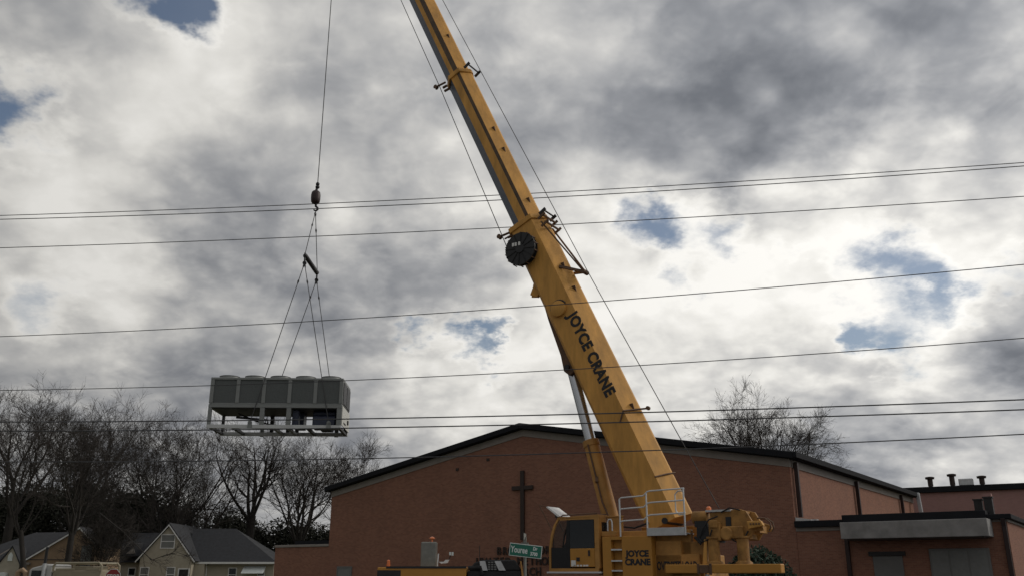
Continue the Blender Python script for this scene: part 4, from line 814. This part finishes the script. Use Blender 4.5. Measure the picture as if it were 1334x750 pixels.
bare_tree('bare_tree', 'twiggy many stemmed bare tree low between the tan house and the cream house', -45.5, 98, 16.5, 131, 6, 3.0, .24, .60, .07, .65)
bare_tree('bare_tree', 'low twiggy bare tree right behind the cream house ridge', -35.5, 97, 12.5, 143, 6, 2.5, .22, .75, .06, .75)
bare_tree('bare_tree', 'slender tall bare tree behind the fan shaped one, top level with the chiller base', -43.0, 108, 20.8, 151, 5, 6.0, .30, .50, .06, .8)
def leafy(name, label, x, y, blobs, nleaf, size, m, seed, cat='tree', group=None, trunk=True):
    random.seed(seed); t = thing(name, label, cat, (x, y, 0), 0, group); k = MB()
    tot = sum(b_[3] * b_[4] * b_[5] for b_ in blobs)
    for bx, by, bz, rx, ry, rz_ in blobs:
        for _ in range(int(nleaf * (4.2 if m == 'needle' else 1) * rx * ry * rz_ / tot)):
            d = rv().normalized(); q = random.uniform(.35, 1.08) ** .6
            p = Vector((bx + d.x * rx * q, by + d.y * ry * q, bz + d.z * rz_ * q))
            if p.z < .05: continue
            a, c = rv().normalized() * size * random.uniform(.5, 1.3), rv().normalized() * size * random.uniform(.4, .9)
            k.add([p - a, p + c, p + a, p - c], [(0, 1, 2, 3)])
    if m == 'needle':
        for bx, by, bz, rx, ry, rz_ in blobs:
            for _ in range(int(1400 * rx * ry * rz_ / tot) + 150):
                d = rv().normalized() * random.random() ** .5 * .8; p = Vector((bx + d.x * rx, by + d.y * ry, bz + d.z * rz_)); a, c = rv().normalized() * size * 2.6, rv().normalized() * size * 1.9
                if p.z > .6: k.add([p - a, p + c, p + a, p - c], [(0, 1, 2, 3)])
    k.build('crown', m, t, smooth=0, fix=False)
    k = MB(); k.tube([(0, 0, -.1), (0, 0, blobs[0][2])], [.2, .08] if cat == 'tree' else [.05, .02], 7); k.build('trunk' if cat == 'tree' else 'stem', 'bark', t)
    return t
EG = 'dark evergreens behind the houses'
leafy('evergreen_tree', 'broad dark evergreen at the left picture edge behind the tan house', -58, 108, [(0, 0, 6.5, 5, 4, 5.6), (3, 0, 9.0, 4.2, 3, 3.0), (-4, 0, 8, 4, 3, 3.6)], 4600, .17, 'needle', 3, group=EG)
leafy('evergreen_tree', 'dark evergreen between the two left bare trees', -50, 110, [(0, 0, 7, 4.6, 4, 5.6), (3.4, 1, 6, 3.6, 3, 4.4), (-2.5, 0, 10, 2.6, 2, 2.8)], 4400, .17, 'needle', 4, group=EG)
leafy('evergreen_tree', 'dark evergreen behind the roof valley of the cream house', -42, 106, [(0, 0, 6, 4.8, 4, 5.4), (3.4, 0, 5.4, 3.6, 3, 4.4), (-2.6, 0, 8.4, 2.8, 3, 2.6)], 4200, .17, 'needle', 5, group=EG)
leafy('evergreen_tree', 'low dark evergreen under the fan shaped bare tree', -34.5, 112, [(0, 0, 5.0, 4.0, 3, 4.6), (2.5, 0, 4.4, 3.6, 3, 3.6)], 3600, .16, 'needle', 6, group=EG)
leafy('evergreen_tree', 'low dark evergreen beside the thick trunk under the chiller', -27.2, 112, [(0, 0, 4.6, 3.4, 3, 4.0), (2.6, 0, 4.4, 3.0, 3, 3.4), (5.5, 0, 4.4, 3.8, 3, 3.0), (8.6, 0, 4.2, 3.2, 3, 2.8)], 3800, .16, 'needle', 8, group=EG)
bare_tree('bare_tree', 'small brushy bare tree filling the gap between the tan house and the cream house', -35.8, 80, 7.2, 171, 9, .8, .10, .50, .08, 1.0, tw=.014)
leafy('shrub', 'dark green rounded shrub behind the crane tail pillars', 11.1, 42.0, [(0, 0, 1.55, 1.2, 1.0, 1.3), (.75, 0, 1.3, .9, .8, 1.1), (-.7, 0, 1.3, .8, .8, 1.1)], 5200, .10, 'bush', 9, 'shrub', trunk=False)

# ------------------------------------------------------------------ overhead wires
LINES = [  # y at px 0, px 667, px 1334, depth left, depth right, radius, label
 (281, 253.5, 212, 47, 41, .024, 'topmost overhead wire of the upper pair crossing behind the boom'),
 (286, 260, 216.5, 47, 41, .026, 'lower wire of the upper pair crossing behind the boom'),
 (323, 296, 256, 46, 40, .024, 'single thin wire just under the hook ball and the upper pair'),
 (438, 401, 344.5, 28.5, 22, .014, 'single overhead wire passing in front of the boom lettering top'),
 (508, 485, 440, 28.5, 22.5, .014, 'overhead wire crossing the top of the chiller'),
 (549, 541, 520, 28, 22.8, .021, 'thick wire across the chiller base, upper of the close pair'),
 (561, 553, 533, 28, 22.8, .021, 'thick wire across the chiller base, lower of the close pair'),
 (601, 592, 565, 28, 22.8, .018, 'lowest overhead cable, in front of the church gable'),
]
for yl, ym, yr, dl, dr_, rad, lab in LINES:
    a = at(0, yl, dl); c = at(1334, yr, dr_)
    # where the straight chord passes px 667, measure the sag
    t0 = (-a.x) / (c.x - a.x); pm = a.lerp(c, t0); m_ = at(667, ym, pm.y); sag = pm.z - m_.z
    kq = sag / (t0 * (1 - t0)); pts = []
    for i in range(-22, 48):
        t_ = i / 25; p = a.lerp(c, t_); p.z -= kq * t_ * (1 - t_); pts.append(p)
    k = MB(); k.tube(pts, rad * .88, 6); o = k.build('overhead_wire', 'wire', loc=pts[35]); tag(o, lab, 'power line', 'overhead wires crossing the picture')
